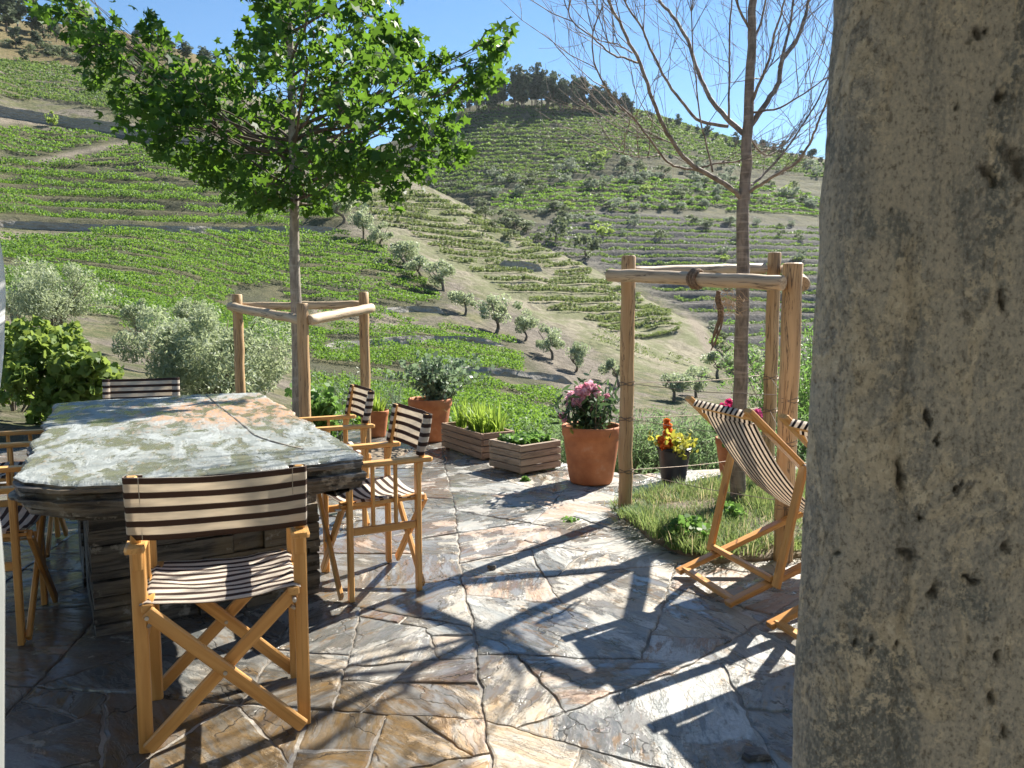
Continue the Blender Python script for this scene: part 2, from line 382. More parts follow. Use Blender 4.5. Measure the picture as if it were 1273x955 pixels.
DRYP = [(420,246),(520,228),(600,270),(690,314),(762,349),(845,390),(860,432),(790,428),(700,398),(600,354),(520,304),(445,270)]
def step(z, dz, tread=.62):
    q = z / dz; f = q - np.floor(q); e = np.clip((f - tread) / (1 - tread), 0, 1)
    return (np.floor(q) + .12 * f + .88 * e * e * (3 - 2 * e)) * dz
def Z(X, Y, fine=True):
    X = np.asarray(X, float); Y = np.asarray(Y, float)
    z = CAMH + T0(X / Y, Y) * Y
    px, py = proj(np.stack([X, Y, z], -1))
    wr = soft(px, py, TER['right']) * np.clip((Y - 135) / 22, 0, 1); wl = soft(px, py, TER['left']) * np.clip((Y - 55) / 12, 0, 1) * np.clip((165 - Y) / 12, 0, 1)
    wob = fbm(X * .02, Y * .02, 3.3, 2, 5) * 1.2
    wu = soft(px, py, TER['up']) * np.clip((Y - 190) / 30, 0, 1)
    z = z + wu * (step(z + wob, DZ_U) - wob - z)
    z = z + wr * (step(z + wob, DZ_R) - wob - z) + wl * (step(z + wob * .6, DZ_L) - wob * .6 - z)
    wd_ = soft(px, py, DRYP) * np.clip((Y - 60) / 8, 0, 1) * np.clip((128 - Y) / 6, 0, 1) * .55
    z = z + wd_ * (step(z + wob * .5, DZ_D) - wob * .5 - z)
    if fine:
        a = np.clip(Y / 60, .25, 2.2)
        z = z + fbm(X * .12, Y * .12, 0, 4, 9) * .38 * a * (1 - .7 * np.maximum(wr, wl)) + fbm(X * .9, Y * .9, 0, 3, 19) * .07
    return z
def hitz(px, py, Ymin=12.0, Ymax=600.0):
    """first ground point that the photo pixel looks at"""
    ys = np.geomspace(Ymin, Ymax, 900); d = ray(px, py); P = np.array([0, 0, CAMH]) + d[None] * (ys / d[1])[:, None]
    g = Z(P[:, 0], P[:, 1]); k = np.nonzero(P[:, 2] < g)[0]
    if len(k) == 0: return None
    i = k[0]; return np.array([P[i, 0], P[i, 1], g[i]])
_tx = np.unique(np.concatenate([np.linspace(-1.75, -.85, 40), np.linspace(-.85, .85, 330), np.linspace(.85, 1.75, 40)]))
_ys = np.concatenate([np.geomspace(5.0, 60, 230), np.geomspace(60, 460, 620)[1:], np.geomspace(460, 900, 24)[1:]])
GX, GY = np.meshgrid(_tx, _ys); GXX = GX * GY
GZ = Z(GXX, GY)
_inp = inpoly(GXX, GY, [(x * 1.03, y + (.12 if y > 0 else 0)) for x, y in PATIO]); GZ = np.where(_inp, np.minimum(GZ, -.45), GZ)
GPX, GPY = proj(np.stack([GXX, GY, GZ], -1))
DRY = [(395,232),(520,226),(600,268),(690,312),(760,345),(872,402),(900,450),(860,470),(790,460),(740,430),(660,395),(590,360),(520,320),(450,285)]
SOIL = [(560,420),(640,385),(700,420),(780,470),(800,540),(700,545),(640,490)]
SCRUB = [(-60,-60),(140,20),(300,60),(300,110),(150,92),(-60,70)]
PATHS = [[(-40,286),(60,290),(60,296),(-40,300)],[(-60,140),(100,152),(260,186),(330,200),(330,205),(255,192),(100,160),(-60,148)],
         [(30,203),(90,188),(160,176),(160,180),(95,193),(50,210)],[(390,380),(470,392),(510,400),(500,408),(390,392)],
         [(848,385),(872,402),(900,452),(885,455),(862,410)],[(600,208),(670,262),(760,272),(760,280),(640,272)]]
def zone(poly, d=8): return soft(GPX, GPY, poly, d)
wd = zone(DRY) * (GY < 130); wso = zone(SOIL) * (GY < 110); wsc = zone(SCRUB) * (GY < 350)
wpath = np.maximum.reduce([zone(p, 2) for p in PATHS[:5]]) * (GY < 200)
wfar = np.clip((GY - 140) / 60, 0, 1)
nx, ny = GX.shape[1], GX.shape[0]
ii = (np.arange(ny - 1)[:, None] * nx + np.arange(nx - 1)[None]).ravel()
TF = np.stack([ii, ii + 1, ii + nx + 1, ii + nx], 1)
def col3(name, me, rgb):
    a = me.attributes.new(name, 'FLOAT_COLOR', 'POINT')
    a.data.foreach_set('color', np.concatenate([rgb, np.ones((len(rgb), 1))], 1).astype(np.float32).ravel())
m_ter, nt, b = mk('hill_soil')
ob = nd(nt, 'TexCoord').outputs['Object']; zc = nd(nt, 'SeparateColor', {0: attr(nt, 'zone', 'Color')}); fa = attr(nt, 'zone', 'Alpha')
n1 = tnoise(nt, ob, .25, 8, .65); n2 = tnoise(nt, ob, 1.3, 8, .7); n3 = tnoise(nt, ob, 6, 6, .75); n4 = tnoise(nt, ob, .05, 5, .6)
soil = mixc(nt, mapr(nt, n2, .35, .65), (.105, .092, .074), (.21, .182, .148))
soil = mixc(nt, mapr(nt, n3, .5, .7, 0, .6), soil, (.36, .32, .26))
dryc = mixc(nt, mapr(nt, n2, .38, .62), (.20, .18, .125), (.31, .28, .205))
dryc = mixc(nt, mapr(nt, n1, .40, .58, 0, .8), dryc, (.15, .165, .08))
scr = mixc(nt, mapr(nt, n2, .4, .6), (.11, .10, .045), (.20, .155, .08))
grs = mixc(nt, mapr(nt, n2, .4, .62), (.08, .10, .04), (.17, .16, .08))
c = mixc(nt, mapr(nt, n1, .38, .56, 0, .85), soil, grs)
c = mixc(nt, zc.outputs[0], c, dryc); c = mixc(nt, zc.outputs[1], c, soil); c = mixc(nt, zc.outputs[2], c, scr)
z2 = nd(nt, 'SeparateColor', {0: attr(nt, 'zone2', 'Color')})
c = mixc(nt, z2.outputs[0], c, mixc(nt, mapr(nt, n1, .4, .6), (.055, .062, .032), (.125, .115, .07)))
c = mixc(nt, z2.outputs[1], c, mixc(nt, mapr(nt, n2, .4, .6), (.085, .08, .075), (.17, .16, .14)))
c = mixc(nt, fa, c, mixc(nt, mapr(nt, n3, .35, .65), (.17, .145, .11), (.27, .235, .18)))
setin(nt, b, 'Base Color', c); b.inputs['Roughness'].default_value = .95; b.inputs['Specular IOR Level'].default_value = .1
setin(nt, b, 'Normal', bump(nt, math2(nt, 'ADD', n2, math2(nt, 'MULTIPLY', n3, .5)), .9, .35))
terrain = link('terrain', np.stack([GXX, GY, GZ], -1).reshape(-1, 3), TF, m_ter, None, True); tag(terrain, kind='structure')
_z = terrain.data.attributes.new('zone', 'FLOAT_COLOR', 'POINT')
_z.data.foreach_set('color', np.stack([wd, np.maximum(wso, .0 * wfar), wsc, wpath], -1).astype(np.float32).ravel())

U1 = [(540,150),(600,134),(720,131),(800,138),(1012,203),(1380,252),(1380,278),(1012,222),(850,197),(760,198),(760,214),(640,234),(540,250),(525,215)]
U2 = [(600,252),(640,236),(760,222),(1012,232),(1380,285),(1380,325),(1012,268),(860,262),(700,264),(620,262)]
U3 = [(640,300),(700,268),(760,262),(1020,284),(1380,335),(1380,475),(1060,470),(905,450),(880,405),(800,355)]
_far = np.clip((GY - 135) / 20, 0, 1)
z2r = np.maximum(np.maximum(zone(U1), zone(U2)), .62 * np.clip((GY - 170) / 40, 0, 1) * (GPX > 480)) * _far; z2g = zone(U3) * _far
NB = [[(-230,66),(60,78),(150,98),(320,145),(320,182),(150,142),(60,126),(-230,116)], [(-230,152),(100,163),(255,194),(420,240),(440,256),(430,283),(200,283),(-230,262)], [(-230,302),(60,298),(130,290),(440,292),(480,310),(560,372),(540,384),(400,380),(410,420),(150,420),(130,385),(-230,385)], [(370,412),(640,412),(668,452),(705,496),(715,560),(600,580),(370,580)]]
z2r = np.maximum(z2r, np.maximum.reduce([zone(p) for p in NB]) * (1 - _far) * .8)
_z = terrain.data.attributes.new('zone2', 'FLOAT_COLOR', 'POINT'); _z.data.foreach_set('color', np.stack([z2r, z2g, 0 * z2r, 0 * z2r + 1], -1).astype(np.float32).ravel())
# ------------------------------------------------------------------ vine rows, each row a thing of its own
m_vine = leaf_mat('vine_leaf', (.042, .112, .022), (.110, .205, .040), .40, .55, .25, (.32, .52, .06))
m_vine_dry = leaf_mat('vine_leaf_young', (.075, .12, .045), (.19, .24, .09), .35, .55, .3, (.35, .42, .12))
m_vine_far = leaf_mat('vine_leaf_far', (.045, .108, .034), (.105, .180, .052), .38, .55, .25, (.30, .42, .08))
NROW = [0]
def vine_row_obj(P, Zg, dens, size, hgt, wid, mat, label, group, gap=0.0, dist=None):
    """P: (n,2) centre line points, Zg: ground heights"""
    seg = np.hypot(*(P[1:] - P[:-1]).T); L = np.r_[0, np.cumsum(seg)]; n = int(L[-1] * dens)
    if n < 4: return None
    t = rng.random(n) * L[-1]
    if gap:                                   # separate plants along the row
        t = np.round(t / gap) * gap + rng.normal(size=n) * gap * .2; t = np.clip(t, 0, L[-1])
    x = np.interp(t, L, P[:, 0]); y = np.interp(t, L, P[:, 1]); z = np.interp(t, L, Zg)
    vig = .72 + .5 * noise(x * .5, y * .5, NROW[0] * 1.7, 3)
    keep = (noise(x * .16, y * .16, 7.7, 31) > -.62) if not gap else (noise(x * .3, y * .3, 1.7, 31) > -.35)
    q = rng.normal(size=n) * wid * .42; hh = hgt * (.38 + .62 * rng.random(n)) * np.clip(vig, .35, 1.2)
    C = np.stack([x + rng.normal(size=n) * .12, y + q, z + hh], -1)[keep]
    if len(C) < 4: return None
    base = P[len(P) // 2]; org = np.array([base[0], base[1], Zg[len(P) // 2]])
    V, F_, rr = leaves(C - org, size * (.7 + .6 * rng.random(len(C))), QUAD, .5)
    o = link('vine_row', V, F_, mat, None, False, rnd=rr); o.location = org
    tag(o, label, 'vine row', group); NROW[0] += 1; return o
def rows_in(poly, Yr, dY, tilt, label, group, mat, hgt=.95, wid=.75, size0=.0026, smin=.10, cover=2.1, gap=0.0, xs=1.2, holes=(), contour=None):
    Y0, Y1 = Yr
    ks = np.arange(Y0, Y1, dY) if contour is None else contour
    for k0 in ks:
        tx = np.linspace(-.92, .80, int(1.72 * (Y0 + Y1) / 2 / xs))
        if contour is None:
            Yk = k0 * (1 + tilt * tx + .035 * noise(tx * 7, k0 * .02, 0, 4)); Xk = Yk * tx
        else:                                  # follow one height around the hill
            yy = np.linspace(Y0, Y1, 90); TX, YY = np.meshgrid(tx, yy); ZZ = CAMH + T0(TX, YY) * YY + fbm(TX * YY * .02, YY * .02, 3.3, 2, 5) * 1.2
            above = ZZ > k0; i = np.argmax(above, 0); ok = above.any(0) & (i > 0); i = np.clip(i, 1, None); cidx = np.arange(len(tx))
            za = ZZ[i - 1, cidx]; zb = ZZ[i, cidx]; f = np.clip((k0 - za) / (zb - za + 1e-9), 0, 1)
            Yk = np.where(ok, yy[i - 1] + f * (yy[1] - yy[0]), 1e3); Xk = Yk * tx
        zk = Z(Xk, Yk); px, py = proj(np.stack([Xk, Yk, zk], -1)); ins = inpoly(px, py, poly) & (Yk < 900)
        for h in holes: ins &= ~inpoly(px, py, h)
        idx = np.nonzero(ins)[0]
        if len(idx) < 5: continue
        runs = np.split(idx, np.nonzero(np.diff(idx) > 3)[0] + 1)
        for rn in runs:
            if len(rn) < 5: continue
            P = np.stack([Xk[rn], Yk[rn]], -1); d = float(np.mean(P[:, 1])); s = max(smin, d * size0)
            vine_row_obj(P, zk[rn], cover * hgt * 1.3 / (s * s) * .75, s, hgt, wid, mat, label, group, gap)
PA = [(30,203),(90,186),(165,172),(168,181),(95,195),(50,213)]
B1 = [(-230,66),(60,78),(150,98),(320,145),(320,182),(150,142),(60,126),(-230,116)]
B2 = [(-230,152),(100,163),(255,194),(420,240),(440,256),(300,243),(160,216),(0,190),(-230,184)]
B2t = [(-230,188),(0,193),(160,219),(300,246),(420,262),(430,283),(200,283),(-230,262)]
B3 = [(-230,302),(60,298),(130,290),(440,292),(480,310),(560,372),(540,384),(400,380),(260,352),(120,330),(-230,322)]
B4 = [(-230,330),(110,336),(250,357),(390,386),(420,440),(260,440),(150,412),(130,390),(-230,385)]
B5 = [(380,386),(500,392),(560,378),(600,400),(520,404),(400,400)]
B6 = [(370,412),(640,412),(650,432),(600,430),(380,425)]
B7 = [(375,436),(600,430),(668,452),(650,470),(560,462),(380,458)]
B8 = [(370,478),(560,468),(640,476),(705,496),(715,560),(600,580),(370,580)]
kw = dict(hgt=.85, wid=.72, size0=.0021, smin=.085, cover=2.7)
rows_in(B1, (125, 245), 3.0, .10, 'vine row above the long stone wall high on the left hillside', 'vine rows above the long wall', m_vine_far, hgt=1.1, wid=1.1, size0=.0020, cover=3.2)
rows_in(B2, (88, 150), 2.05, .06, 'green vine row in the bright sloping block just below the long stone wall', 'vine rows below the long wall', m_vine, holes=(PA,), **kw)
rows_in(B2t, (66, 128), 2.5, .03, 'green vine row on the narrow terraces of the left hillside', 'vine rows on the narrow left terraces', m_vine, hgt=1.2, wid=2.1, size0=.0021, cover=4.6, contour=np.arange(10, 34, DZ_L) + DZ_L * .50)
rows_in(B3, (55, 92), 1.8, .05, 'green vine row in the broad block left of the olive line', 'vine rows in the broad left block', m_vine, **kw)
rows_in(B4, (28, 66), 1.6, .08, 'green vine row behind the left tree guard and the olive bushes', 'vine rows behind the left olive bushes', m_vine, **kw)
rows_in(B5, (52, 72), 1.4, .05, 'short green vine row on the narrow terrace by the olive line', 'vine rows on the terraces by the olive line', m_vine, **kw)
rows_in(B6, (44, 70), 1.4, .05, 'short green vine row on the narrow terrace by the olive line', 'vine rows on the terraces by the olive line', m_vine, **kw)
rows_in(B7, (38, 62), 1.35, .05, 'short green vine row on the narrow terrace by the olive line', 'vine rows on the terraces by the olive line', m_vine, **kw)
rows_in(B8, (14, 46), 1.5, .05, 'vine row in the lowest green block behind the wooden planters', 'vine rows behind the planters', m_vine, hgt=.8, wid=.7, size0=.0024, smin=.085, cover=2.9)
D1 = [(430,246),(520,232),(600,272),(690,316),(762,350),(840,388),(855,430),(790,425),(700,395),(600,350),(520,300),(450,268)]
kd = dict(hgt=.8, wid=.3, size0=.0018, gap=.75)
rows_in(D1, (62, 126), 2.1, .05, 'row of small young vines on the dry pale hillside right of the olive line', 'young vine rows on the dry hillside', m_vine_dry, cover=2.8, contour=np.arange(-3, 22, DZ_D / 2) + DZ_D * .2, **kd)
D2 = [(700,398),(790,428),(850,434),(870,455),(820,455),(740,430)]
rows_in(D2, (62, 92), 2.1, .05, 'row of small young vines on the dry pale hillside right of the olive line', 'young vine rows on the dry hillside', m_vine_dry, cover=.9, **kd)
D3 = [(876,400),(905,440),(925,470),(905,470),(880,430)]
rows_in(D3, (84, 105), 1.5, .0, 'row of small young vines on the dry pale hillside right of the olive line', 'young vine rows on the dry hillside', m_vine_dry, cover=1.3, **kd)
rows_in(U1, (205, 460), 4.0, 0, 'dark green vine row on the upper slope of the far hill under the pines', 'vine rows on the upper far hill', m_vine_far, hgt=1.7, wid=1.9, xs=3.0, cover=5.0, size0=.0019, contour=np.arange(10 * DZ_U, 125, DZ_U) + DZ_U * .40)
rows_in(U2, (220, 330), 4.0, 0, 'pale green vine row across the middle of the far hill', 'vine rows across the middle of the far hill', m_vine, hgt=1.5, wid=2.0, xs=3.0, cover=5.0, size0=.0020, contour=np.arange(28, 75, 2.6))
rows_in(U3, (130, 280), 4.0, 0, 'vine row on the dark terraces at the foot of the far hill', 'vine rows on the dark lower terraces', m_vine_far, hgt=1.4, wid=1.4, xs=2.0, cover=4.0, size0=.0019, contour=np.arange(-7.5, 45, DZ_R) + DZ_R * .40)
print('vine rows', NROW[0])
# ------------------------------------------------------------------ slate patio
m_slate = slate_mat('wet_slate', [(.25, .265, .26), (.42, .365, .285), (.40, .265, .18), (.35, .33, .29)], (.54, .525, .485), .46, .575, wetdark=.42, bumpd=.009, rust=(.42, .235, .075), rust_amt=.7, stain=(-.55, 1.95, .25, 1.0, (.40, .235, .07), .75), wet_shade_x=(-1.5, .5, .17))  # left side by the table: wet stone plus shade painted into the colour
m_joint, nt, b = mk('joint_mortar'); ob = nd(nt, 'TexCoord').outputs['Object']
n1 = tnoise(nt, ob, 14, 6, .7); n2 = tnoise(nt, ob, 1.6, 4)
setin(nt, b, 'Base Color', mixc(nt, mapr(nt, n2, .4, .6), mixc(nt, n1, (.13, .115, .095), (.25, .22, .185)), mixc(nt, n1, (.26, .235, .20), (.40, .37, .32))))
b.inputs['Roughness'].default_value = .85; setin(nt, b, 'Normal', bump(nt, n1, .8, .02))
def tess(poly, step):
    out = []
    for i in range(len(poly)):
        p = np.asarray(poly[i], float); q = np.asarray(poly[(i + 1) % len(poly)], float); k = max(1, int(np.hypot(*(q - p)) / step))
        out += [p + (q - p) * j / k for j in range(k)]
    return np.array(out)
base_out = np.array([(x * .997, y - (.03 if y > 0 else -.03)) for x, y in PATIO])
k = len(base_out)
link('patio_base', np.concatenate([np.c_[base_out, np.full(k, -.0055)], np.c_[base_out, np.full(k, -1.6)]]),
     [tuple(range(k))] + [(i, i + k, (i + 1) % k + k, (i + 1) % k) for i in range(k)], m_joint); tag(bpy.data.objects['patio_base'], kind='structure')
def clip(poly, n, d):
    out = []
    for i in range(len(poly)):
        p, q = poly[i], poly[(i + 1) % len(poly)]; a = p @ n - d; c = q @ n - d
        if a <= 0: out.append(p)
        if (a < 0 < c) or (c < 0 < a): out.append(p + (q - p) * (a / (a - c)))
    return out
# crazy paving: the patio outline split again and again along nearly straight cracks
rs = np.random.default_rng(21)
def parea(P): x, y = P[:, 0], P[:, 1]; return abs(np.sum(x * np.roll(y, -1) - y * np.roll(x, -1))) / 2
PIECES = []; work = [[np.asarray(p, float) for p in PATIO]]
for x in (-4.6, -2.0, .2, 2.2):
    nw = []
    for p in work:
        n_ = np.array([1.0, .12]); n_ /= np.linalg.norm(n_); q1, q2 = clip(p, n_, x * n_[0]), clip(p, -n_, -x * n_[0])
        nw += [q for q in (q1, q2) if len(q) > 2]
    work = nw
while work:
    p = work.pop(); A = np.array(p)
    if len(A) < 3 or parea(A) < .004: continue
    c = A.mean(0); cov = np.cov((tess(A, .1) - c).T); ev, evec = np.linalg.eigh(cov)
    ar = parea(A); elong = math.sqrt(ev[1] / max(ev[0], 1e-6)); lim = rs.choice([.05, .12, .22, .33, .48], p=[.14, .22, .26, .24, .14])
    if ar < lim and elong < 2.6: PIECES.append(A); continue
    ax = evec[:, 1]; a = rs.normal() * .24; n_ = np.array([ax[0] * math.cos(a) - ax[1] * math.sin(a), ax[0] * math.sin(a) + ax[1] * math.cos(a)])
    d_ = (c + ax * rs.normal() * .16 * math.sqrt(ev[1]) * 1.5) @ n_
    work += [clip(p, n_, d_), clip(p, -n_, -d_)]
V, Fc, SA = [], [], []; tot = 0
for A in PIECES:
    P = tess(A, .02)
    if len(P) < 5: continue
    wob = np.stack([fbm(P[:, 0] * 1.6, P[:, 1] * 1.6, 1.1, 4, 51), fbm(P[:, 0] * 1.6, P[:, 1] * 1.6, 8.3, 4, 57)], 1) * .034
    wob += np.stack([noise(P[:, 0] * 21, P[:, 1] * 21, 1.1, 61), noise(P[:, 0] * 21, P[:, 1] * 21, 5.1, 62)], 1) * .007 + np.stack([noise(P[:, 0] * 58, P[:, 1] * 58, 2.1, 63), noise(P[:, 0] * 58, P[:, 1] * 58, 6.1, 64)], 1) * .004
    P = P + wob; c = P.mean(0); r_ = math.sqrt(parea(P) / 3.14) + 1e-6; tl = rs.normal(size=2) * .003; h0 = rs.uniform(-.0035, .0035)
    w0 = np.clip(.0010 + .006 * fbm(P[:, 0] * 1.3, P[:, 1] * 1.3, 2, 2, 77), .0002, .012) + .006 * np.clip(noise(P[:, 0] * 9, P[:, 1] * 9, 2, 78), 0, 1)
    def ring(inset, z):
        q = np.linalg.norm(P - c, axis=1)[:, None]; Q = c + (P - c) * (1 - inset[:, None] / np.maximum(q, .03)); zz = z + h0 + (Q - c) @ tl + .004 * fbm(Q[:, 0] * 5, Q[:, 1] * 5, 0, 2, 70); return np.c_[Q, zz]
    n_ = len(P); rings = [ring(w0, -.05), ring(w0, -.008), ring(w0 + .003, -.001), ring(w0 + .012, .0012)]
    V += rings
    for a in range(3):
        Fc += [(tot + a * n_ + q, tot + a * n_ + (q + 1) % n_, tot + (a + 1) * n_ + (q + 1) % n_, tot + (a + 1) * n_ + q) for q in range(n_)]
    Fc.append(tuple(tot + 3 * n_ + q for q in range(n_))); tot += 4 * n_
    SA.append(np.tile(rs.random(3), (4 * n_, 1)))
V = np.concatenate(V); SA = np.concatenate(SA)
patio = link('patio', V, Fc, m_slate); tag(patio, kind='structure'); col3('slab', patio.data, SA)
# soil beds round the two young trees
m_bed = plain('bed_soil', (.16, .125, .085), .95, 0, .4, 16)
BED_R = [PZ(*q)[:2] for q in [(764,640),(800,668),(845,692),(885,704),(940,700),(1010,694),(1120,690),(1120,606),(1000,608),(900,616),(840,622),(788,628)]]
BED_L = [(-2.75, 6.1), (-1.75, 5.45), (-1.2, 5.6), (-.95, 7.0), (-1.5, 7.35), (-2.7, 7.2)]
def bed(name, poly, h):
    P = tess(poly, .06); P = P + .035 * np.stack([fbm(P[:, 0] * 4, P[:, 1] * 4, 0, 3, 3), fbm(P[:, 0] * 4, P[:, 1] * 4, 5, 3, 4)], 1)
    c = P.mean(0); V = []; n = len(P)
    fr = [1, .985, .95, .8, .6, .4, .2]
    for f, z in zip(fr, [-.03, .012, .022, .6 * h + .02, .85 * h + .02, h + .02, h + .02]):
        Q = c + (P - c) * f; V.append(np.c_[Q, z + (.02 * fbm(Q[:, 0] * 6, Q[:, 1] * 6, 0, 3, 8) if f < .94 else 0 * Q[:, 0])])
    F_ = [(a * n + q, a * n + (q + 1) % n, (a + 1) * n + (q + 1) % n, (a + 1) * n + q) for a in range(6) for q in range(n)] + [tuple(6 * n + q for q in range(n))]
    return tag(link(name, np.concatenate(V), F_, m_bed, None, True), kind='structure')
bed('flower_bed_ground', BED_R, .07); bed('tree_bed_ground', BED_L, .04)

# ------------------------------------------------------------------ stone table
m_edge, nt, b = mk('slate_edge'); ob = nd(nt, 'TexCoord').outputs['Object']
lay = tnoise(nt, coords(nt, (2.2, 2.2, 26)), 1.4, 7, .65, .6); n1 = tnoise(nt, ob, 9, 6, .65); n2 = tnoise(nt, ob, 2.4, 4)
c = mixc(nt, mapr(nt, lay, .40, .60), (.022, .020, .019), (.15, .135, .115)); c = mixc(nt, mapr(nt, n2, .52, .66, 0, .7), c, (.20, .15, .085)); c = mixc(nt, mapr(nt, n1, .56, .64, 0, .8), c, (.36, .345, .31))
setin(nt, b, 'Base Color', c); setin(nt, b, 'Roughness', mapr(nt, n1, .35, .65, .28, .7)); setin(nt, b, 'Normal', bump(nt, math2(nt, 'ADD', lay, math2(nt, 'MULTIPLY', n1, .4)), 1.0, .02))
OUT = [(15,592),(23,598),(75,602),(151,599),(226,593),(320,583),(377,576),(454,568),(434,550),(377,521),(326,487),(256,489),(226,491),(180,494),(124,496),(68,501),(64,509),(53,528),(38,558)]
TZ = .745
TO = tess([PZ(*q, TZ)[:2] for q in OUT], .012)
tcen = TO.mean(0); tng = np.roll(TO, -1, 0) - np.roll(TO, 1, 0); nrm = np.stack([tng[:, 1], -tng[:, 0]], 1); nrm /= np.linalg.norm(nrm, axis=1)[:, None]
if np.mean(((TO - tcen) * nrm).sum(1)) < 0: nrm = -nrm
table = tag(empty('stone_table', (tcen[0], tcen[1], 0)), 'long wet slate slab table with rough dark edges on a stacked stone base', 'table')
rel = TO - tcen
_st = PZ(318, 508, TZ)[:2] - tcen
m_top = slate_mat('wet_table_slate', [(.205, .23, .22), (.27, .29, .275), (.26, .235, .18), (.195, .215, .205)], (.345, .37, .36), .44, .62, attrs=False, flake=6.5,
                  rust=(.36, .24, .11), rust_amt=.7, wetdark=.5, palelim=(.43, .50), bumpd=.006, wetscale=5, stain=(_st[0], _st[1], .25, .8, (.46, .255, .13), 1.0), wetcol=(.155, .155, .095), an=(2.1, .72))
s_ = np.r_[0, np.cumsum(np.hypot(*np.diff(TO, axis=0).T))]
er = np.random.default_rng(3)
cuts = np.r_[0, .010, .024, .034, .052, .064, .083, .094, .112, .124, .140]; zs, offs, lay_i = [], [], []
for q in range(len(cuts) - 1):
    st = er.uniform(-.016, .014) if q > 1 else (-.002, .004)[q]; tm = (cuts[q] + cuts[q + 1]) / .28
    st -= .11 * max(0, (tm - .60) / .40) ** 1.5
    zs += [TZ - .008 - cuts[q] - .0008, TZ - .008 - cuts[q + 1] + .0008]; offs += [st, st - .002]; lay_i += [q, q]
def edge_ring(z, off, i):
    q = i * 5.3
    o = off + .022 * fbm(rel[:, 0] * 3.5, rel[:, 1] * 3.5, z * 12, 3, 15) + .012 * np.floor(3 * noise(rel[:, 0] * 5 + q, rel[:, 1] * 5, q, 17)) / 3 + .009 * noise(rel[:, 0] * 16, rel[:, 1] * 16, q, 18) + .004 * noise(rel[:, 0] * 45, rel[:, 1] * 45, q, 20)
    return np.c_[rel + nrm * o[:, None], np.full(len(rel), z) + .004 * fbm(rel[:, 0] * 4, rel[:, 1] * 4, q * .1, 2, 22)]
rings = [edge_ring(z, o, i) for z, o, i in zip(zs, offs, lay_i)]
n_ = len(rel)
Fs = [(a * n_ + q, a * n_ + (q + 1) % n_, (a + 1) * n_ + (q + 1) % n_, (a + 1) * n_ + q) for a in range(len(zs) - 1) for q in range(n_)] + [tuple((len(zs) - 1) * n_ + q for q in range(n_))]
link('slab_edge', np.concatenate(rings), Fs, m_edge, table)
tr = [np.c_[rings[0][:, :2], rings[0][:, 2] + .0005]]
for ins, dz in ((.006, .004), (.02, .007), (.05, .008)): tr.append(np.c_[rings[0][:, :2] * (1 - ins / .8), np.full(n_, TZ - .008 + dz) + .0025 * fbm(rel[:, 0] * 11, rel[:, 1] * 11, ins * 40, 3, 25)])
Ft = [(a * n_ + q, a * n_ + (q + 1) % n_, (a + 1) * n_ + (q + 1) % n_, (a + 1) * n_ + q) for a in range(3) for q in range(n_)] + [tuple(3 * n_ + q for q in range(n_))]
link('tabletop', np.concatenate(tr), Ft, m_top, table)
# groove between the two stones of the top
gp = [PZ(*q, TZ + .0012) for q in [(256,490),(270,503),(290,518),(306,532),(318,541),(340,549),(377,558)]]
gl = smoothline(gp, 5); mb = MB(); wv = .004 + .002 * noise(np.arange(len(gl)) * .8, 0, 0, 3)
mb.sweep(gl - np.array([*tcen, 0]), [(-1, 0), (1, 0), (.9, .25), (-.9, .25)], None, True, wv); mb.build('groove', m_edge, table)
# pedestal: dry stone courses
pa, pb = PZ(120, 792)[:2], PZ(392, 738)[:2]; ud = (pb - pa) / np.linalg.norm(pb - pa); vd = np.array([-ud[1], ud[0]]); pl = np.linalg.norm(pb - pa)
mb = MB(); z = 0.0; rs2 = random.Random(4)
while z < TZ - .15:
    h = min(rs2.uniform(.03, .085), TZ - .135 - z)
    for side in range(2):
        x = 0.0
        while x < pl:
            w = min(rs2.uniform(.12, .42), pl - x + .02)
            d = 1.3; jo = rs2.uniform(-.02, .015)
            y0, y1 = (jo, .65) if side == 0 else (.66, 1.3 + jo)
            ex = rs2.uniform(0, .012)
            P = [pa + ud * (x + a) + vd * yy - tcen for a, yy in ((-ex if x == 0 else .002, y0), (w - .002 + (ex if x + w >= pl else 0), y0 + rs2.uniform(-.01, .01)), (w - .002, y1), (.002, y1))]
            V = [(*p, z + .002) for p in P] + [(*(p * 1), z + h - .002) for p in P]
            mb.add(V, [(3, 2, 1, 0), (4, 5, 6, 7), (0, 1, 5, 4), (1, 2, 6, 5), (2, 3, 7, 6), (3, 0, 4, 7)]); x += w
    z += h
pc = mb.build('pedestal', m_edge, table)

# ------------------------------------------------------------------ stone pillar and the white wall end beside the camera
m_pil, nt, b = mk('old_stone'); ob = nd(nt, 'TexCoord').outputs['Object']
v1 = tnoise(nt, coords(nt, (4.5, 4.5, .55)), 5, 8, .65, .5); v2 = tnoise(nt, coords(nt, (1, 1, .5)), 11, 8, .65, 1.0); v3 = tnoise(nt, ob, 60, 8, .75); v4 = tnoise(nt, coords(nt, (1, 1, .4)), 6, 7, .65, .8); v5 = tnoise(nt, ob, 120, 4, .7)
c = mixc(nt, mapr(nt, v1, .42, .58), (.40, .39, .355), (.60, .56, .475))
c = mixc(nt, mapr(nt, v2, .52, .58, 0, .85), c, (.72, .63, .47))
c = mixc(nt, mapr(nt, v4, .54, .59, 0, .9), c, (.25, .27, .265))
c = mixc(nt, math2(nt, 'MULTIPLY', mapr(nt, v3, .52, .57), mapr(nt, v2, .44, .54)), c, (.86, .78, .62))
c = mixc(nt, mapr(nt, v3, .34, .44, .8, 0), c, (.17, .15, .115))
v6 = tnoise(nt, coords(nt, (1, 1, .6)), 210, 3, .7)
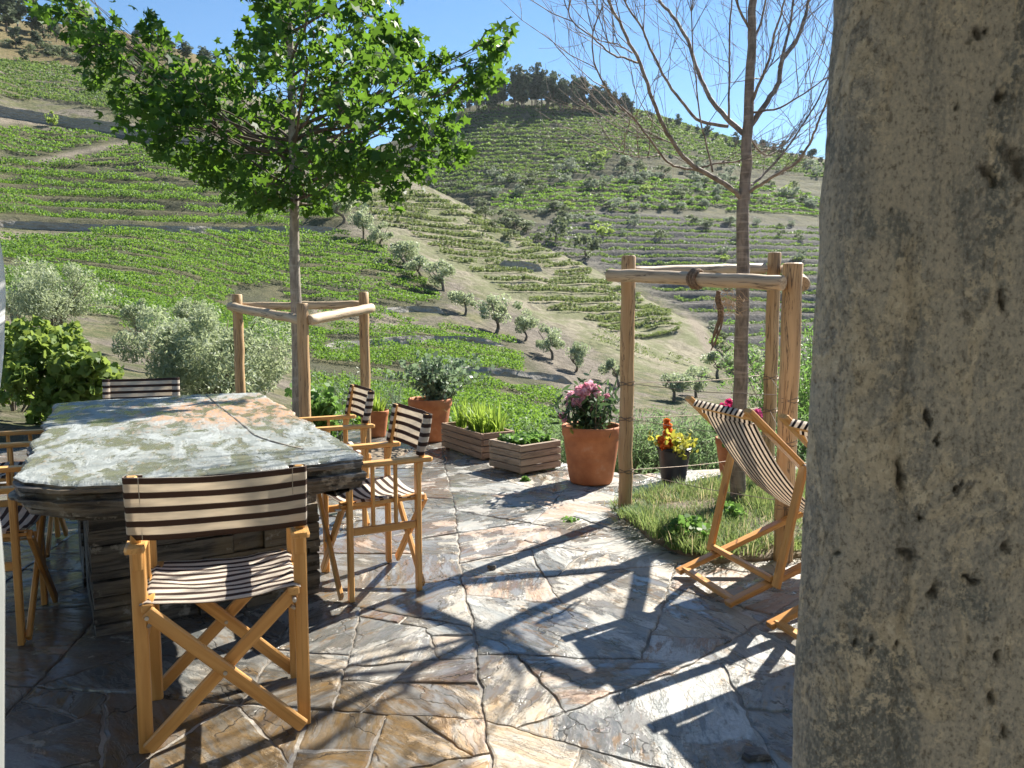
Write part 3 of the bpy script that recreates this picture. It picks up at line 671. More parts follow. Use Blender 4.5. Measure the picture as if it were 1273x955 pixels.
c = mixc(nt, mapr(nt, v6, .52, .62, 0, .55), c, (.80, .72, .58)); c = mixc(nt, mapr(nt, v6, .36, .46, .6, 0), c, (.15, .13, .10))
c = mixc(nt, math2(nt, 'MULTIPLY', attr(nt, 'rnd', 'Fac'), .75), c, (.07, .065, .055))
setin(nt, b, 'Base Color', c); b.inputs['Roughness'].default_value = .85
hh = math2(nt, 'ADD', math2(nt, 'ADD', v3, math2(nt, 'MULTIPLY', v5, .45)), math2(nt, 'MULTIPLY', v1, 1.0))
hh = math2(nt, 'ADD', hh, mapr(nt, v2, .5, .56, 0, .5)); hh = math2(nt, 'ADD', hh, math2(nt, 'MULTIPLY', v6, .5))
setin(nt, b, 'Normal', bump(nt, hh, 1.0, .012))
m_pit = plain('pit_dark', (.035, .036, .032), .95)
pil = tag(empty('stone_pillar', (.6, .95, 0)), 'massive weathered grey and buff stone pillar close beside the patio, pitted with holes', 'pillar')
# plan: from behind, round the left corner, along the face
plan = [(.95, 1.75), (.66, 1.40), (.47, 1.18)] + [(.36 + .055 * (1 - math.cos(t)) , .985 + .06 - .075 * math.sin(t)) for t in np.linspace(0.0, 1.35, 14)]
plan = [(x + .045, y) for x, y in plan]; x1, y1 = plan[-1]
plan += [(x1 + (1.15 - x1) * t, y1 - .16 * t) for t in np.linspace(.004, 1, 210) ** 1.0] + [(1.15, 1.75)]
plan = np.array(plan); zz = np.concatenate([np.linspace(-.04, .6, 40), np.linspace(.604, 1.95, 320), np.linspace(2.0, 2.7, 20)])
tp = np.roll(plan, -1, 0) - np.roll(plan, 1, 0); tp[0] = plan[1] - plan[0]; tp[-1] = plan[-1] - plan[-2]; pn = np.stack([tp[:, 1], -tp[:, 0]], 1); pn /= np.linalg.norm(pn, axis=1)[:, None]
fc_ = np.array([.36 + .2, 1.4]); sg = np.sign(((plan - np.array([.8, 1.4])) * pn).sum(1)).mean(); pn = pn * (1 if sg > 0 else -1)
XX = np.repeat(plan[:, 0][None], len(zz), 0); YY = np.repeat(plan[:, 1][None], len(zz), 0); ZZ = np.repeat(zz[:, None], len(plan), 1)
lean = .011 * (ZZ - 1.25) + .005 + .002 * np.sin(ZZ * 5)
dsp = .003 * fbm(XX * 16, YY * 16, ZZ * 2.2, 3, 80) + .004 * fbm(XX * 40, YY * 40, ZZ * 16, 4, 85) + .007 * np.abs(fbm(XX * 22 + .5 * ZZ, YY * 22, ZZ * 1.0, 2, 91))
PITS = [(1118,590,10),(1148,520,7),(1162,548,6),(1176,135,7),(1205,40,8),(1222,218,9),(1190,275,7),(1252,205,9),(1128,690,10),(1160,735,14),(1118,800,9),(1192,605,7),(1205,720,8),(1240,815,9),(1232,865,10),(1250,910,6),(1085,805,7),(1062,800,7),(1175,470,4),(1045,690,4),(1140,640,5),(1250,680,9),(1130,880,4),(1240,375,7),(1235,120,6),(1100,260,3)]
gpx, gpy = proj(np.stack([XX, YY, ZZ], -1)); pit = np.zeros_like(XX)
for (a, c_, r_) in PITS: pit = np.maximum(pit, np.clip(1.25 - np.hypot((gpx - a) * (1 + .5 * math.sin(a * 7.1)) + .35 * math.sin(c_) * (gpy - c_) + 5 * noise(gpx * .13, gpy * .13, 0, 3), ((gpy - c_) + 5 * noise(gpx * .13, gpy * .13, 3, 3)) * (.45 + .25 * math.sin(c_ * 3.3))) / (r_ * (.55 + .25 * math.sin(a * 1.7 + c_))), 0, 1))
facing = (np.arange(len(plan)) > 4)[None]
dsp = dsp - .010 * pit * facing
ridge = np.clip(1 - np.abs(gpx - (1120 + 8 * np.sin(gpy * .02))) / 9, 0, 1) * np.clip((gpy - 200) / 100, 0, 1); dsp = dsp - .005 * ridge * facing
XX = XX + pn[None, :, 0] * dsp + lean; YY = YY + pn[None, :, 1] * dsp
nn, mm = XX.shape; iq = (np.arange(nn - 1)[:, None] * mm + np.arange(mm - 1)[None]).ravel()
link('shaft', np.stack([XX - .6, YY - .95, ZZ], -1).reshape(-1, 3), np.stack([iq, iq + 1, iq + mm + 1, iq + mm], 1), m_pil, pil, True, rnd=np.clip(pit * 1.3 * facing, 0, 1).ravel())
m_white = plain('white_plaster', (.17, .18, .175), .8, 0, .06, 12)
prof = [(0, 0), (.0, 0)]
mb = MB(); pts = []
zt = PY(0, 622, .62)[2]
V = []; ny_ = 18
sec = [(-.80, .52), (-.56, .52), (-.47, .575), (-.452, .62), (-.449, .655), (-.452, .69), (-.47, .72), (-.80, .72)]
lev = [(0, 0), (zt - .10, 0), (zt - .05, -.004), (zt - .015, -.012), (zt, -.035)]
mb.add([(x + dx + .004 + (z - zt) * .068 - .016 if x > -.6 else x, y, z) for z, dx in lev for x, y in sec],
       [(a * 8 + q, a * 8 + (q + 1) % 8, (a + 1) * 8 + (q + 1) % 8, (a + 1) * 8 + q) for a in range(4) for q in range(8)] + [tuple(32 + q for q in range(8))])
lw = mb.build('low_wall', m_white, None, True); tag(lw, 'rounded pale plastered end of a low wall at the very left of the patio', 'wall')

# unseen porch roof and house wall, added to darken and warm the shade
m_plas = plain('unseen_plaster', (.66, .66, .64), .9, 0, .12, 3)
mb = MB(); mb.bar((-4.2, -1.15, 2.80), (4.2, -1.15, 2.80), 4.3, .18, (0, 0, 1), .01); tag(mb.build('unseen_porch_roof', m_plas), 'unseen plastered porch roof slab added above the camera to block sky light', 'roof')
mb = MB(); mb.bar((-4.2, -3.2, 1.34), (4.2, -3.2, 1.34), .3, 2.70, (0, 0, 1), .01); tag(mb.build('unseen_house_wall', m_plas), 'unseen plastered house wall added behind the camera to block sky light', 'wall')
# ------------------------------------------------------------------ director chairs
m_wood = wood_mat('chair_wood', (.54, .275, .08), (.66, .37, .125), (.34, .155, .04), .36)
m_canvas = stripe_mat('brown_striped_canvas', (.82, .75, .64), (.10, .066, .054), .5)
m_navy = stripe_mat('dark_striped_canvas', (.80, .72, .62), (.032, .024, .026), .4)
m_thread = plain('thread', (.45, .40, .33), .9)
m_steel = plain('galvanised', (.45, .45, .44), .4, .8, .15, 40)
def sheet(rows_pts, gc, m, name, parent, thick=.0022):
    nr, nc = len(rows_pts), len(rows_pts[0]); V = np.array(rows_pts, float).reshape(-1, 3); G = np.array(gc, float).reshape(-1, 3)
    F_ = [(i * nc + j, i * nc + j + 1, (i + 1) * nc + j + 1, (i + 1) * nc + j) for i in range(nr - 1) for j in range(nc - 1)]
    o = link(name, V, F_, m, parent, True, G); md = o.modifiers.new('Solidify', 'SOLIDIFY'); md.thickness = thick; md.offset = 0; return o
def director_chair(sag_back=.025):
    t = empty('director_chair'); hx = .228; yf, yr = .165, -.165
    def w(name, p0, p1, a, b_, up=(0, 0, 1), c=.004): mb = MB(); mb.bar(p0, p1, a, b_, up, c); return mb.build(name, m_wood, t)
    for s in (-1, 1):
        x = s * hx
        w('leg', (x, yf, 0), (x, yf, .622), .040, .024, (0, 1, 0)); w('leg', (x, yr, 0), (x, yr, .622), .040, .024, (0, 1, 0))
        mb = MB(); mb.sweep([(x, -.235, .634), (x, -.225, .634), (x, .19, .634), (x, .24, .634), (x, .252, .634)], [(-.025, -.011), (.025, -.011), (.028, 0), (.025, .011), (-.025, .011), (-.028, 0)], None, True, [.7, 1, 1, .95, .6]); mb.build('armrest', m_wood, t)
        w('side_rail', (x, yr + .012, .325), (x, yf - .012, .325), .018, .036)
        for y in (-.055, .055): w('spindle', (x, y, .343), (x, y, .622), .022, .016, (0, 1, 0))
        xs = s * .205; w('seat_rail', (xs, -.205, .452), (xs, .205, .452), .034, .026)
        w('back_post', (x, yr - .006, .56), (x, yr - .052, .846), .030, .020, (0, 1, 0))
        mb = MB(); mb.tube([(x * .86, yr - .02, .40), (x * .97, yr + .01, .372)], .006, 6); mb.build('hinge', m_steel, t)
    for y, o in ((yf + .034, .011), (yr - .034, .011)):
        for s in (-1, 1):
            yy = y + (o if s > 0 else -o)
            w('cross_leg', (s * .205, yy, .445), (-s * .222, yy, .018), .040, .019, (0, 1, 0))
    for y in (yf + .034, yr - .034):
        mb = MB()
        for x, z in ((0, .232), (.205, .43), (-.205, .43)): mb.tube([(x, y - .026, z), (x, y + .026, z)], .006, 10)
        mb.build('bolt', m_steel, t)
    # seat: stripes run across the chair
    R_, G_ = [], []
    for y in np.linspace(-.20, .205, 25):
        row, gr = [], []
        for u in np.linspace(-1, 1, 25):
            z = .470 - .020 * (1 - u * u) + .002 * math.sin(y * 40 + u * 3) + .0035 * float(noise(u * 4 + y * 9, y * 5, 1.3, 41))
            if abs(u) > .95: z -= .012
            row.append((u * .226, y, z)); gr.append((y / .044, u, 0))
        R_.append(row); G_.append(gr)
    sheet(R_, G_, m_canvas, 'seat', t)
    R_, G_ = [], []
    us = np.linspace(-1, 1, 29)
    for v in np.linspace(0, 1, 21):
        z = .655 + .196 * v; row, gr = [], []; y0 = yr - .018 - .040 * (z - .66) / .19
        def put(x, y, dz=0): row.append((x, y, z - .004 * v + dz)); gr.append((v * 4.42 + .05, x * 4, 0))
        for x, y in ((-.200, y0 + .014), (-.225, y0 + .018), (-.245, y0 + .014), (-.250, y0)): put(x, y)
        for u in us: put(u * .245, y0 - .015 - sag_back * (1 - u * u) * (1 if abs(u) < .84 else .7) + .003 * math.sin(v * 5 + u * 4) + .005 * float(noise(u * 3 + v * 1.5, v * 2.2, 4.4, 42)), -.006 * (1 - u * u) * v)
        for x, y in ((.250, y0), (.245, y0 + .014), (.225, y0 + .018), (.200, y0 + .014)): put(x, y)
        R_.append(row); G_.append(gr)
    sheet(R_, G_, m_canvas, 'backrest', t)
    for v in (.885, -.885):                # stitched sleeve seams
        mb = MB(); mb.tube([(v * .235, yr - .018 - .022, .658), (v * .235, yr - .058 - .022, .846)], .0011, 4); mb.build('seam', m_thread, t)
    return t
proto = director_chair()
def face(dx, dy): return math.atan2(-dx, dy)
CH = [(-.918, 2.375, face(-.34, .94), 'striped director chair seen from behind at the near end of the stone table'),
      (-.674, 3.58, face(-.887, -.46), 'striped director chair at the table long side, nearest the open patio'),
      (-1.11, 4.58, face(-.90, -.43), 'striped director chair beside the small terracotta pot, half hidden behind the table corner'),
      (-2.49, 5.10, face(.35, -.94), 'striped director chair at the far end of the stone table, only its back showing'),
      (-2.13, 3.02, face(.93, .36), 'striped director chair cut off by the left edge, nearest the white wall end'),
      (-2.66, 4.02, face(.93, .36), 'striped director chair at the shaded table side, second from the white wall end')]
for i, (x, y, rz, lab) in enumerate(CH):
    o = proto if i == 0 else copy_tree(proto)
    o.location = (x, y, .004); o.rotation_euler = (0, 0, rz); o.scale = (.985 if i == 0 else .965,) * 3; tag(o, lab, 'chair', 'director chairs round the stone table')
# ------------------------------------------------------------------ deck chairs
m_wood2 = wood_mat('deckchair_wood', (.50, .235, .062), (.61, .32, .092), (.31, .13, .035), .33)
def deck_chair():
    t = empty('deck_chair'); hA, hB = .245, .215
    def w(name, p0, p1, a, b_, up=(1, 0, 0), c=.005): mb = MB(); mb.bar(p0, p1, a, b_, up, c); return mb.build(name, m_wood2, t)
    # x: forward, y: to the sitter's left (away from camera side), z: up
    A0, A1 = np.array((.02, 0, .845)), np.array((.93, 0, .02)); B0, B1 = np.array((-.06, 0, .022)), np.array((.97, 0, .375))
    def at(P, Q, f, y): p = P + (Q - P) * f; return (p[0], y, p[2])
    for s in (-1, 1):
        w('back_rail', at(A0, A1, -.03, s * hA), at(A0, A1, 1, s * hA), .024, .052, (0, 1, 0)); w('base_rail', at(B0, B1, 0, s * hB), at(B0, B1, 1, s * hB), .024, .048, (0, 1, 0))
        w('prop_leg', at(A0, A1, .27, s * (hA + .024)), at(B0, B1, .20, s * (hA + .022)), .022, .046, (0, 1, 0))
    def rod(name, P, Q, f, h, r): mb = MB(); p = at(P, Q, f, 0); mb.tube([(p[0], -h, p[2]), (p[0], h, p[2])], r, 12); return mb.build(name, m_wood2, t)
    rod('head_bar', A0, A1, .012, hA, .017); rod('foot_bar', A0, A1, .97, hA, .014); rod('seat_bar', B0, B1, .985, hB, .016)
    w('rear_bar', at(B0, B1, .035, -hB), at(B0, B1, .035, hB), .040, .022, (0, 0, 1)); p = at(B0, B1, .22, 0); w('prop_bar', (p[0] - .02, -hA, p[2] + .02), (p[0] - .02, hA, p[2] + .02), .030, .026, (0, 0, 1))
    mb = MB(); q = at(A0, A1, .27, 0)
    for s in (-1, 1): mb.tube([(q[0], s * (hA - .02), q[2]), (q[0], s * (hA + .042), q[2])], .007, 8)
    mb.build('bolt', m_steel, t)
    c = [np.array((.045, 0, .80)), np.array((.040, 0, .845)), np.array((.012, 0, .862)), np.array((-.006, 0, .835))][::-1]
    cv = np.concatenate([np.array(c), bez([(.06, 0, .80), (.22, 0, .50), (.52, 0, .10), (.955, 0, .385)], 34)])
    L = np.r_[0, np.cumsum(np.linalg.norm(np.diff(cv, axis=0), axis=1))]
    R_, G_ = [], []
    for i, p in enumerate(cv):
        row, gr = [], []
        for u in np.linspace(-1, 1, 27):
            wdt = .205 - .006 * math.sin(3.14 * L[i] / L[-1])
            lift = (.0 if i < 4 else .022 * u * u * math.sin(3.14 * min(1, L[i] / L[-1])))
            row.append((p[0], u * wdt, p[2] + lift)); gr.append((u * 5.5 + .3, L[i], 0))
        R_.append(row); G_.append(gr)
    sheet(R_, G_, m_navy, 'canvas', t); return t
dk = deck_chair(); rz = math.atan2(.29, .957)
dk.location = (.925, 3.44, .006); dk.rotation_euler = (0, 0, rz); tag(dk, 'wooden deck chair with dark striped canvas on the patio, shown almost whole', 'deck chair', 'deck chairs by the flower bed')
d2 = copy_tree(dk); d2.location = (1.155, 2.80, .006); tag(d2, 'second wooden deck chair mostly hidden behind the stone pillar', 'deck chair', 'deck chairs by the flower bed')
# ------------------------------------------------------------------ tree guards of round stakes
m_log = wood_mat('stake_wood', (.40, .245, .115), (.50, .33, .17), (.22, .12, .055), .6, .9, .8)
m_logr = wood_mat('rail_wood', (.42, .31, .20), (.52, .41, .28), (.25, .17, .10), .6, .9, .8)
def log(name, p0, p1, r, m, parent, n=18):
    p0 = np.asarray(p0, float); p1 = np.asarray(p1, float); f = np.linspace(0, 1, 14); d = p1 - p0
    pts = p0 + d * f[:, None]; L = np.linalg.norm(d); pts[1:-1] += .0022 * rng.normal(size=(12, 3)); e = (d / L) * .006
    pts = np.concatenate([[pts[0]], [pts[0] + e], pts[1:-1], [pts[-1] - e], [pts[-1]]])
    k = r * (1 + .015 * rng.normal(size=len(pts))); k[0] = r * .86; k[-1] = r * .86
    mb = MB(); mb.tube(pts, k, n); o = mb.build(name, m, parent, True)
    md = o.modifiers.new('es', 'EDGE_SPLIT'); md.split_angle = R(50); return o
def guard(name, label, loc, posts, rails):
    t = tag(empty(name, loc), label, 'tree guard', 'tree guards on the patio'); L = np.array(loc)
    for p0, h, r in posts: log('post', np.r_[p0, -.15] - L, np.r_[p0, h] - L, r, m_log, t)
    for a, c_, r in rails: log('rail', np.asarray(a) - L, np.asarray(c_) - L, r, m_logr, t)
    return t, L
A_ = PZ(777, 641)[:2]; C_ = PZ(973, 697)[:2]; B_ = PY(957, 500, 5.15)[:2]
hA_ = PY(771, 318, A_[1])[2]; hC_ = PY(973, 327, C_[1])[2]; hB_ = PY(956, 314, B_[1])[2]
r1a, r1b = PY(757, 342, A_[1] - .085), PY(974, 352, C_[1] - .075)
r2a, r2b = PY(783, 339, A_[1] + .09), PY(951, 334, B_[1] - .02)
r3a = PY(990, 353, C_[1] + .02); r3a[0] += .03; r3b = PY(968, 335, B_[1] + .1); r3b[0] += .05
gR, LR = guard('tree_guard', 'tall triangular guard of three round stakes and rails round the bare tree', (1.30, 4.70, 0),
               [(A_, hA_, .044), (C_, hC_, .048), (B_, hB_, .043)], [(r1a, r1b, .038), (r2a, r2b, .036), (r3a, r3b, .040)])
A2 = PY(379, 500, 5.75)[:2]; L2 = PY(298.5, 480, 6.75)[:2]; R2 = PY(454, 480, 6.7)[:2]
h = lambda px, py, q: PY(px, py, q[1])[2]
gL, LL = guard('tree_guard', 'low triangular guard of three round stakes and rails round the leafy tree', (-1.75, 6.4, 0),
               [(A2, h(379, 377, A2), .043), (L2, h(298, 366, L2), .043), (R2, h(454, 363, R2), .043)],
               [(PY(286, 381, L2[1] - .02), PY(381, 399, A2[1] + .06), .037), (PY(384, 398, A2[1] - .01), PY(462, 383, R2[1] - .075), .040), (PY(300, 381, L2[1] + .08), PY(450, 379, R2[1] + .09), .035)])
# wire round the tall guard
m_wire = plain('fence_wire', (.16, .12, .09), .5, .6, .2, 60)
wf = tag(empty('wire_fence', (1.30, 4.70, 0)), 'thin rusty wire strung in loops round the stakes of the tall guard', 'wire')
def ringpts(c, r, z, n=10, turns=2.5): return [np.array((c[0] + r * math.cos(6.283 * i / n), c[1] + r * math.sin(6.283 * i / n), z + .016 * i / n + .006 * math.sin(i * 2.1))) for i in range(int(n * turns))]
for z in (.29, .62, .84):
    mb = MB()
    for p, q in ((A_, C_), (A_, B_), (B_, C_)):
        d = (q - p) / np.linalg.norm(q - p); a = np.r_[p + d * .045, z]; e = np.r_[q - d * .045, z + .02]; md = (a + e) / 2; md[2] -= .015
        mb.tube(smoothline([a - LR, md - LR, e - LR], 6), .0022, 5)
    mb.build('strand', m_wire, wf)
    for p in (A_, C_, B_): mb = MB(); mb.tube([q - LR for q in ringpts(p, .049, z - .02)], .0026, 5); mb.build('coil', m_wire, wf)
# rope tied to the front rail
m_rope = plain('frayed_rope', (.17, .115, .075), .95, 0, .4, 90)
rp = tag(empty('rope', PY(893, 348, 4.33)), 'frayed brown rope knotted round the front rail and hanging down', 'rope'); rl = np.array(rp.location)
mb = MB(); kc = PY(893, 348, 4.33)
dr = (r1b - r1a) / np.linalg.norm(r1b - r1a); fu = np.array((0, 0, 1.0)); sd_ = np.cross(dr, fu); ctr = r1a + dr * ((kc - r1a) @ dr)
for j in range(3): mb.tube([ctr + dr * (.018 * (j - 1) + .004 * math.sin(a * 3)) + (fu * math.cos(a) + sd_ * math.sin(a)) * .048 - rl for a in np.linspace(0, 6.6, 26)], .010, 7)
mb.build('knot', m_rope, rp)
mb = MB()
for j in range(4):
    pts = [PY(892 + j, 362, 4.28) - rl]
    for i, (a, c_) in enumerate([(893, 378), (896, 392), (893, 408), (889, 424), (886, 436)]): pts.append(PY(a + 3 * math.sin(j * 2.1 + i), c_ - j * 3, 4.27 + .01 * j) - rl)
    mb.tube(smoothline(pts, 4), np.linspace(.0085, .0035, (len(pts) - 1) * 4 + 1), 6)
mb.build('tail', m_rope, rp)
mb = MB()
for j in range(70):
    p0 = PY(900 + rng.normal() * 8, 372 + rng.normal() * 8, 4.27) - rl; pts = [p0]
    for i in range(4): pts.append(pts[-1] + np.array((.012, .004, -.006)) + rng.normal(size=3) * .012)
    mb.tube(pts, .0013, 3, False)
mb.build('frayed_strands', plain('straw', (.40, .29, .17), .9), rp)
# closed parasol at the left edge
m_cloth = plain('white_cloth', (.78, .77, .74), .85, 0, .05, 8)
ps = tag(empty('parasol', (-3.905, 5.6, 0)), 'closed white parasol on a wooden pole at the far left edge', 'parasol')
mb = MB(); mb.tube([(0, 0, 0), (.02, 0, 1.2), (.05, 0, 2.6)], .024, 12); mb.build('pole', m_wood2, ps, True)
V = []; zz = np.linspace(.72, 2.55, 20); nA = 28
for z in zz:
    f = (z - .72) / 1.83; rr = .05 + .085 * math.sin(min(1, f * 1.25 + .05) * 2.6) + .02 * (1 - f)
    for a in range(nA): q = 6.283 * a / nA; V.append((.035 + rr * (1 + .22 * math.cos(7 * q + z * 2)) * math.cos(q), rr * (1 + .22 * math.cos(7 * q + z * 2)) * math.sin(q), z + .05 * math.cos(3 * q) * (1 - f)))
link('folded_canopy', V, [(i * nA + j, i * nA + (j + 1) % nA, (i + 1) * nA + (j + 1) % nA, (i + 1) * nA + j) for i in range(19) for j in range(nA)], m_cloth, ps, True)
mb = MB(); mb.lathe([(0, 0), (.2, 0), (.21, .02), (.2, .05), (.04, .07), (.035, .2), (0, .2)], 28); mb.build('base', plain('parasol_base', (.2, .2, .2), .7), ps, True)
# ------------------------------------------------------------------ leafy tree inside the low guard
m_bark, nt, b = mk('grey_bark'); ob = nd(nt, 'TexCoord').outputs['Object']
n1 = tnoise(nt, coords(nt, (18, 18, 4)), 1.6, 7, .65, .5); n2 = tnoise(nt, coords(nt, (6, 6, 22)), 1, 4)
setin(nt, b, 'Base Color', mixc(nt, mapr(nt, n2, .5, .68, 0, .5), mixc(nt, mapr(nt, n1, .38, .62), (.18, .15, .12), (.33, .285, .23)), (.42, .385, .33))); b.inputs['Roughness'].default_value = .85
setin(nt, b, 'Normal', bump(nt, n1, .7, .012))
m_bark2, nt, b = mk('brown_bark'); n1 = tnoise(nt, coords(nt, (16, 16, 5)), 1.6, 7, .65, .5); n2 = tnoise(nt, coords(nt, (4, 4, 40)), 1, 4)
setin(nt, b, 'Base Color', mixc(nt, mapr(nt, n2, .5, .65, 0, .55), mixc(nt, mapr(nt, n1, .38, .62), (.12, .092, .070), (.245, .19, .145)), (.36, .29, .225))); b.inputs['Roughness'].default_value = .8
setin(nt, b, 'Normal', bump(nt, math2(nt, 'ADD', n1, n2), .7, .010))
m_gum = leaf_mat('star_leaf', (.010, .038, .012), (.034, .088, .020), .33, .55, .18, (.30, .56, .05))
m_limb = plain('limb_bark', (.11, .085, .062), .85, 0, .35, 12)
def branch(mb, pts, r0, r1, n=8, jit=.0, k=4):
    L = smoothline(pts, k); f = np.linspace(0, 1, len(L))
    if jit: L[1:-1] += jit * rng.normal(size=L[1:-1].shape)
    mb.tube(L, r0 + (r1 - r0) * f ** .8, n); return L
TY = 6.42
tb = PY(369, 500, TY); tb[2] = 0
lt = tag(empty('leafy_tree', tb), 'leafy young tree with bright star shaped leaves growing inside the low guard', 'tree')
mb = MB(); tp_ = [tb - tb + (0, 0, -.1)] + [PY(a, c_, TY) - tb for a, c_ in [(371, 470), (369, 400), (366, 320), (366, 250), (364, 190), (362, 130), (361, 60), (358, -20), (356, -110), (352, -200)]]
TL = branch(mb, tp_, .060, .012, 14); tr_o = mb.build('trunk', m_bark, lt, True)
CL = [(95,15,42),(80,-5,34),(128,55,42),(150,100,42),(178,138,40),(205,95,42),(190,50,32),(232,135,45),(262,185,34),(240,100,36),(288,115,52),(300,88,34),(330,160,52),(340,95,52),
 (300,190,38),(300,225,22),(332,218,34),(282,205,26),(390,228,24),(345,236,16),(352,200,46),(390,40,70),(375,110,66),(400,170,58),(432,70,60),(440,130,58),(425,212,36),(345,10,50),(330,45,34),(395,-30,66),
 (452,20,48),(476,45,40),(482,100,50),(502,150,42),(460,180,44),(522,118,34),(545,172,26),(518,205,18),(492,232,12),(472,208,28),(558,128,24),(580,98,24),(600,70,24),(622,48,18),(606,92,14),(548,72,10),(565,185,10),
 (318,246,12),(385,250,12),(232,188,24),(265,212,10),(205,158,26),(405,235,24),(440,235,16),(500,75,34),(508,50,24),
 (330,-80,80),(420,-90,80),(480,-40,52),(380,-170,80),(300,-60,60),(440,-150,66),(355,-250,60)]
Cs, Fr, Sz = [], [], []
mb = MB()
for (a, c_, r_) in CL:
    off = rng.uniform(-1, 1) * min(1.25, .45 + r_ / 60 * .8)
    if a < 240 or a > 540: off *= .75
    p = PY(a, c_, TY + off) - tb; rr = r_ / 956 * (TY + off)
    # limb from the trunk to the clump
    zt_ = np.clip(p[2] - .15 - .30 * np.hypot(p[0], p[1]) - .2 * rng.random(), 2.15 + .5 * rng.random(), 5.8); 
    if a < 262: zt_ = 2.45 + .25 * rng.random()
    i = np.argmin(np.abs(TL[:, 2] - zt_)); s0 = TL[i]
    md = s0 * .45 + p * .55 + np.array((0, 0, -.10 + .12 * rng.random()))
    if a < 262: md = PY(285, 165 + rng.normal() * 12, TY + off * .4) - tb
    br = branch(mb, [s0, md, p], .008 + .008 * min(1, np.linalg.norm(p - s0) / 1.6), .003, 6, .012)
    nt_ = int(6 + rr * rr * (120 if a > 420 or c_ < 60 else 105))
    for q in range(nt_):                     # twigs carry the leaves
        e = p + ball(1, (rr, rr * 1.0, rr * .9), .25)[0]; s1 = br[rng.integers(len(br) // 2, len(br))]
        if rng.random() < .45: mb.tube(smoothline([s1, (s1 + e) / 2 + (0, 0, .04), e], 3), np.linspace(.004, .0018, 7), 4, False)
        nl = rng.integers(6, 11)
        Cs.append(e + ball(nl, (.13, .13, .11), .3) + np.array((0, 0, -.04))); Sz.append(np.full(nl, .122) * rng.uniform(.72, 1.15, nl))
mb.build('branches', m_limb, tr_o, True)
Cs = np.concatenate(Cs); Sz = np.concatenate(Sz); print('gum leaves', len(Cs))
V, F_, rr = leaves(Cs, Sz, STAR, .15, 1.5); link('crown', V, F_, m_gum, lt, False, rnd=rr)
# ------------------------------------------------------------------ bare tree inside the tall guard
BY = 4.72
bt0 = PY(917, 640, BY); bt0[2] = 0
bt = tag(empty('bare_tree', bt0), 'bare leafless tree with reddish brown upswept twigs inside the tall guard', 'tree')
mb = MB()
branch(mb, [np.array((0, 0, -.1))] + [PY(a, c_, BY) - bt0 for a, c_ in [(919, 560), (921, 470), (923, 360), (923, 262), (926, 236), (929, 165), (932, 110), (934, 55), (936, 0), (938, -70), (941, -160)]], .052, .018, 14, .003)
trk = mb.build('trunk', m_bark2, bt, True)
LIM = [([(921,246),(906,232),(882,217),(855,201),(838,179),(822,151),(808,115),(794,74),(783,55),(770,27),(756,0),(744,-40)], .021, .009, -.5),
 ([(868,212),(838,206),(822,192),(794,154),(772,132),(750,104),(739,77),(737,41),(750,8)], .010, .004, -.9),
 ([(793,78),(776,72),(759,66),(737,47),(712,27),(701,0),(692,-30)], .009, .003, -.7),
 ([(786,66),(768,55),(745,50),(720,30)], .006, .002, -.3),
 ([(927,168),(902,146),(882,121),(869,91),(855,52),(836,19),(819,0),(806,-30)], .022, .010, .5),
 ([(905,157),(871,151),(852,132),(830,102),(808,60),(797,33),(781,11),(770,-20)], .014, .006, -.2),
 ([(933,156),(954,126),(968,102),(973,74),(990,52),(1001,19),(1005,0),(1012,-40)], .023, .011, .4),
 ([(969,84),(976,56),(981,36),(986,0),(990,-40)], .013, .008, .2),
 ([(929,240),(950,227),(965,217),(990,203),(1006,179),(1017,154),(1034,110),(1046,60)], .014, .006, -.6),
 ([(931,232),(944,222),(968,198),(990,168),(1014,129),(1036,80),(1050,20)], .012, .005, .7),
 ([(932,134),(942,108),(954,82),(960,58),(965,36),(976,0),(984,-40)], .013, .006, -.4),
 ([(906,148),(907,93),(907,33),(911,-10),(913,-60)], .009, .005, .1),
 ([(886,214),(878,180),(870,143),(863,82),(860,27),(862,-20)], .008, .004, -.15),
 ([(929,164),(942,186),(960,192),(985,170),(1002,140)], .009, .003, .5),
 ([(936,140),(970,134),(1000,116),(1030,96)], .009, .004, -.5),
 ([(933,60),(948,20),(956,-30)], .012, .006, .3), ([(934,40),(915,0),(905,-40)], .011, .006, -.3),
 ([(931,110),(938,98),(946,97),(960,76),(975,20)], .007, .004, .3),
 ([(872,208),(895,203),(920,201)], .008, .007, 0), ([(838,179),(815,172),(790,170),(765,158)], .006, .0025, .3), ([(822,192),(800,196),(775,190),(752,170)], .005, .002, -.4)]
lm = MB(); tw = MB()
def twig(p, d, L, r, depth):
    n = 5; pts = [p]; v = d / np.linalg.norm(d)
    for i in range(n):
        v = v + rng.normal(size=3) * .11 + np.array((0, 0, .10)); v /= np.linalg.norm(v); pts.append(pts[-1] + v * L / n)
    pts = np.array(pts); tw.tube(pts, np.linspace(r, max(.0008, r * .3), n + 1), 4, False)
    if depth > 0:
        for q in range(rng.integers(2, 4)):
            i = rng.integers(1, n); dd = (pts[i + 1] - pts[i]); dd = dd / np.linalg.norm(dd) + rng.normal(size=3) * .55; twig(pts[i], dd, L * rng.uniform(.35, .65), r * .55, depth - 1)
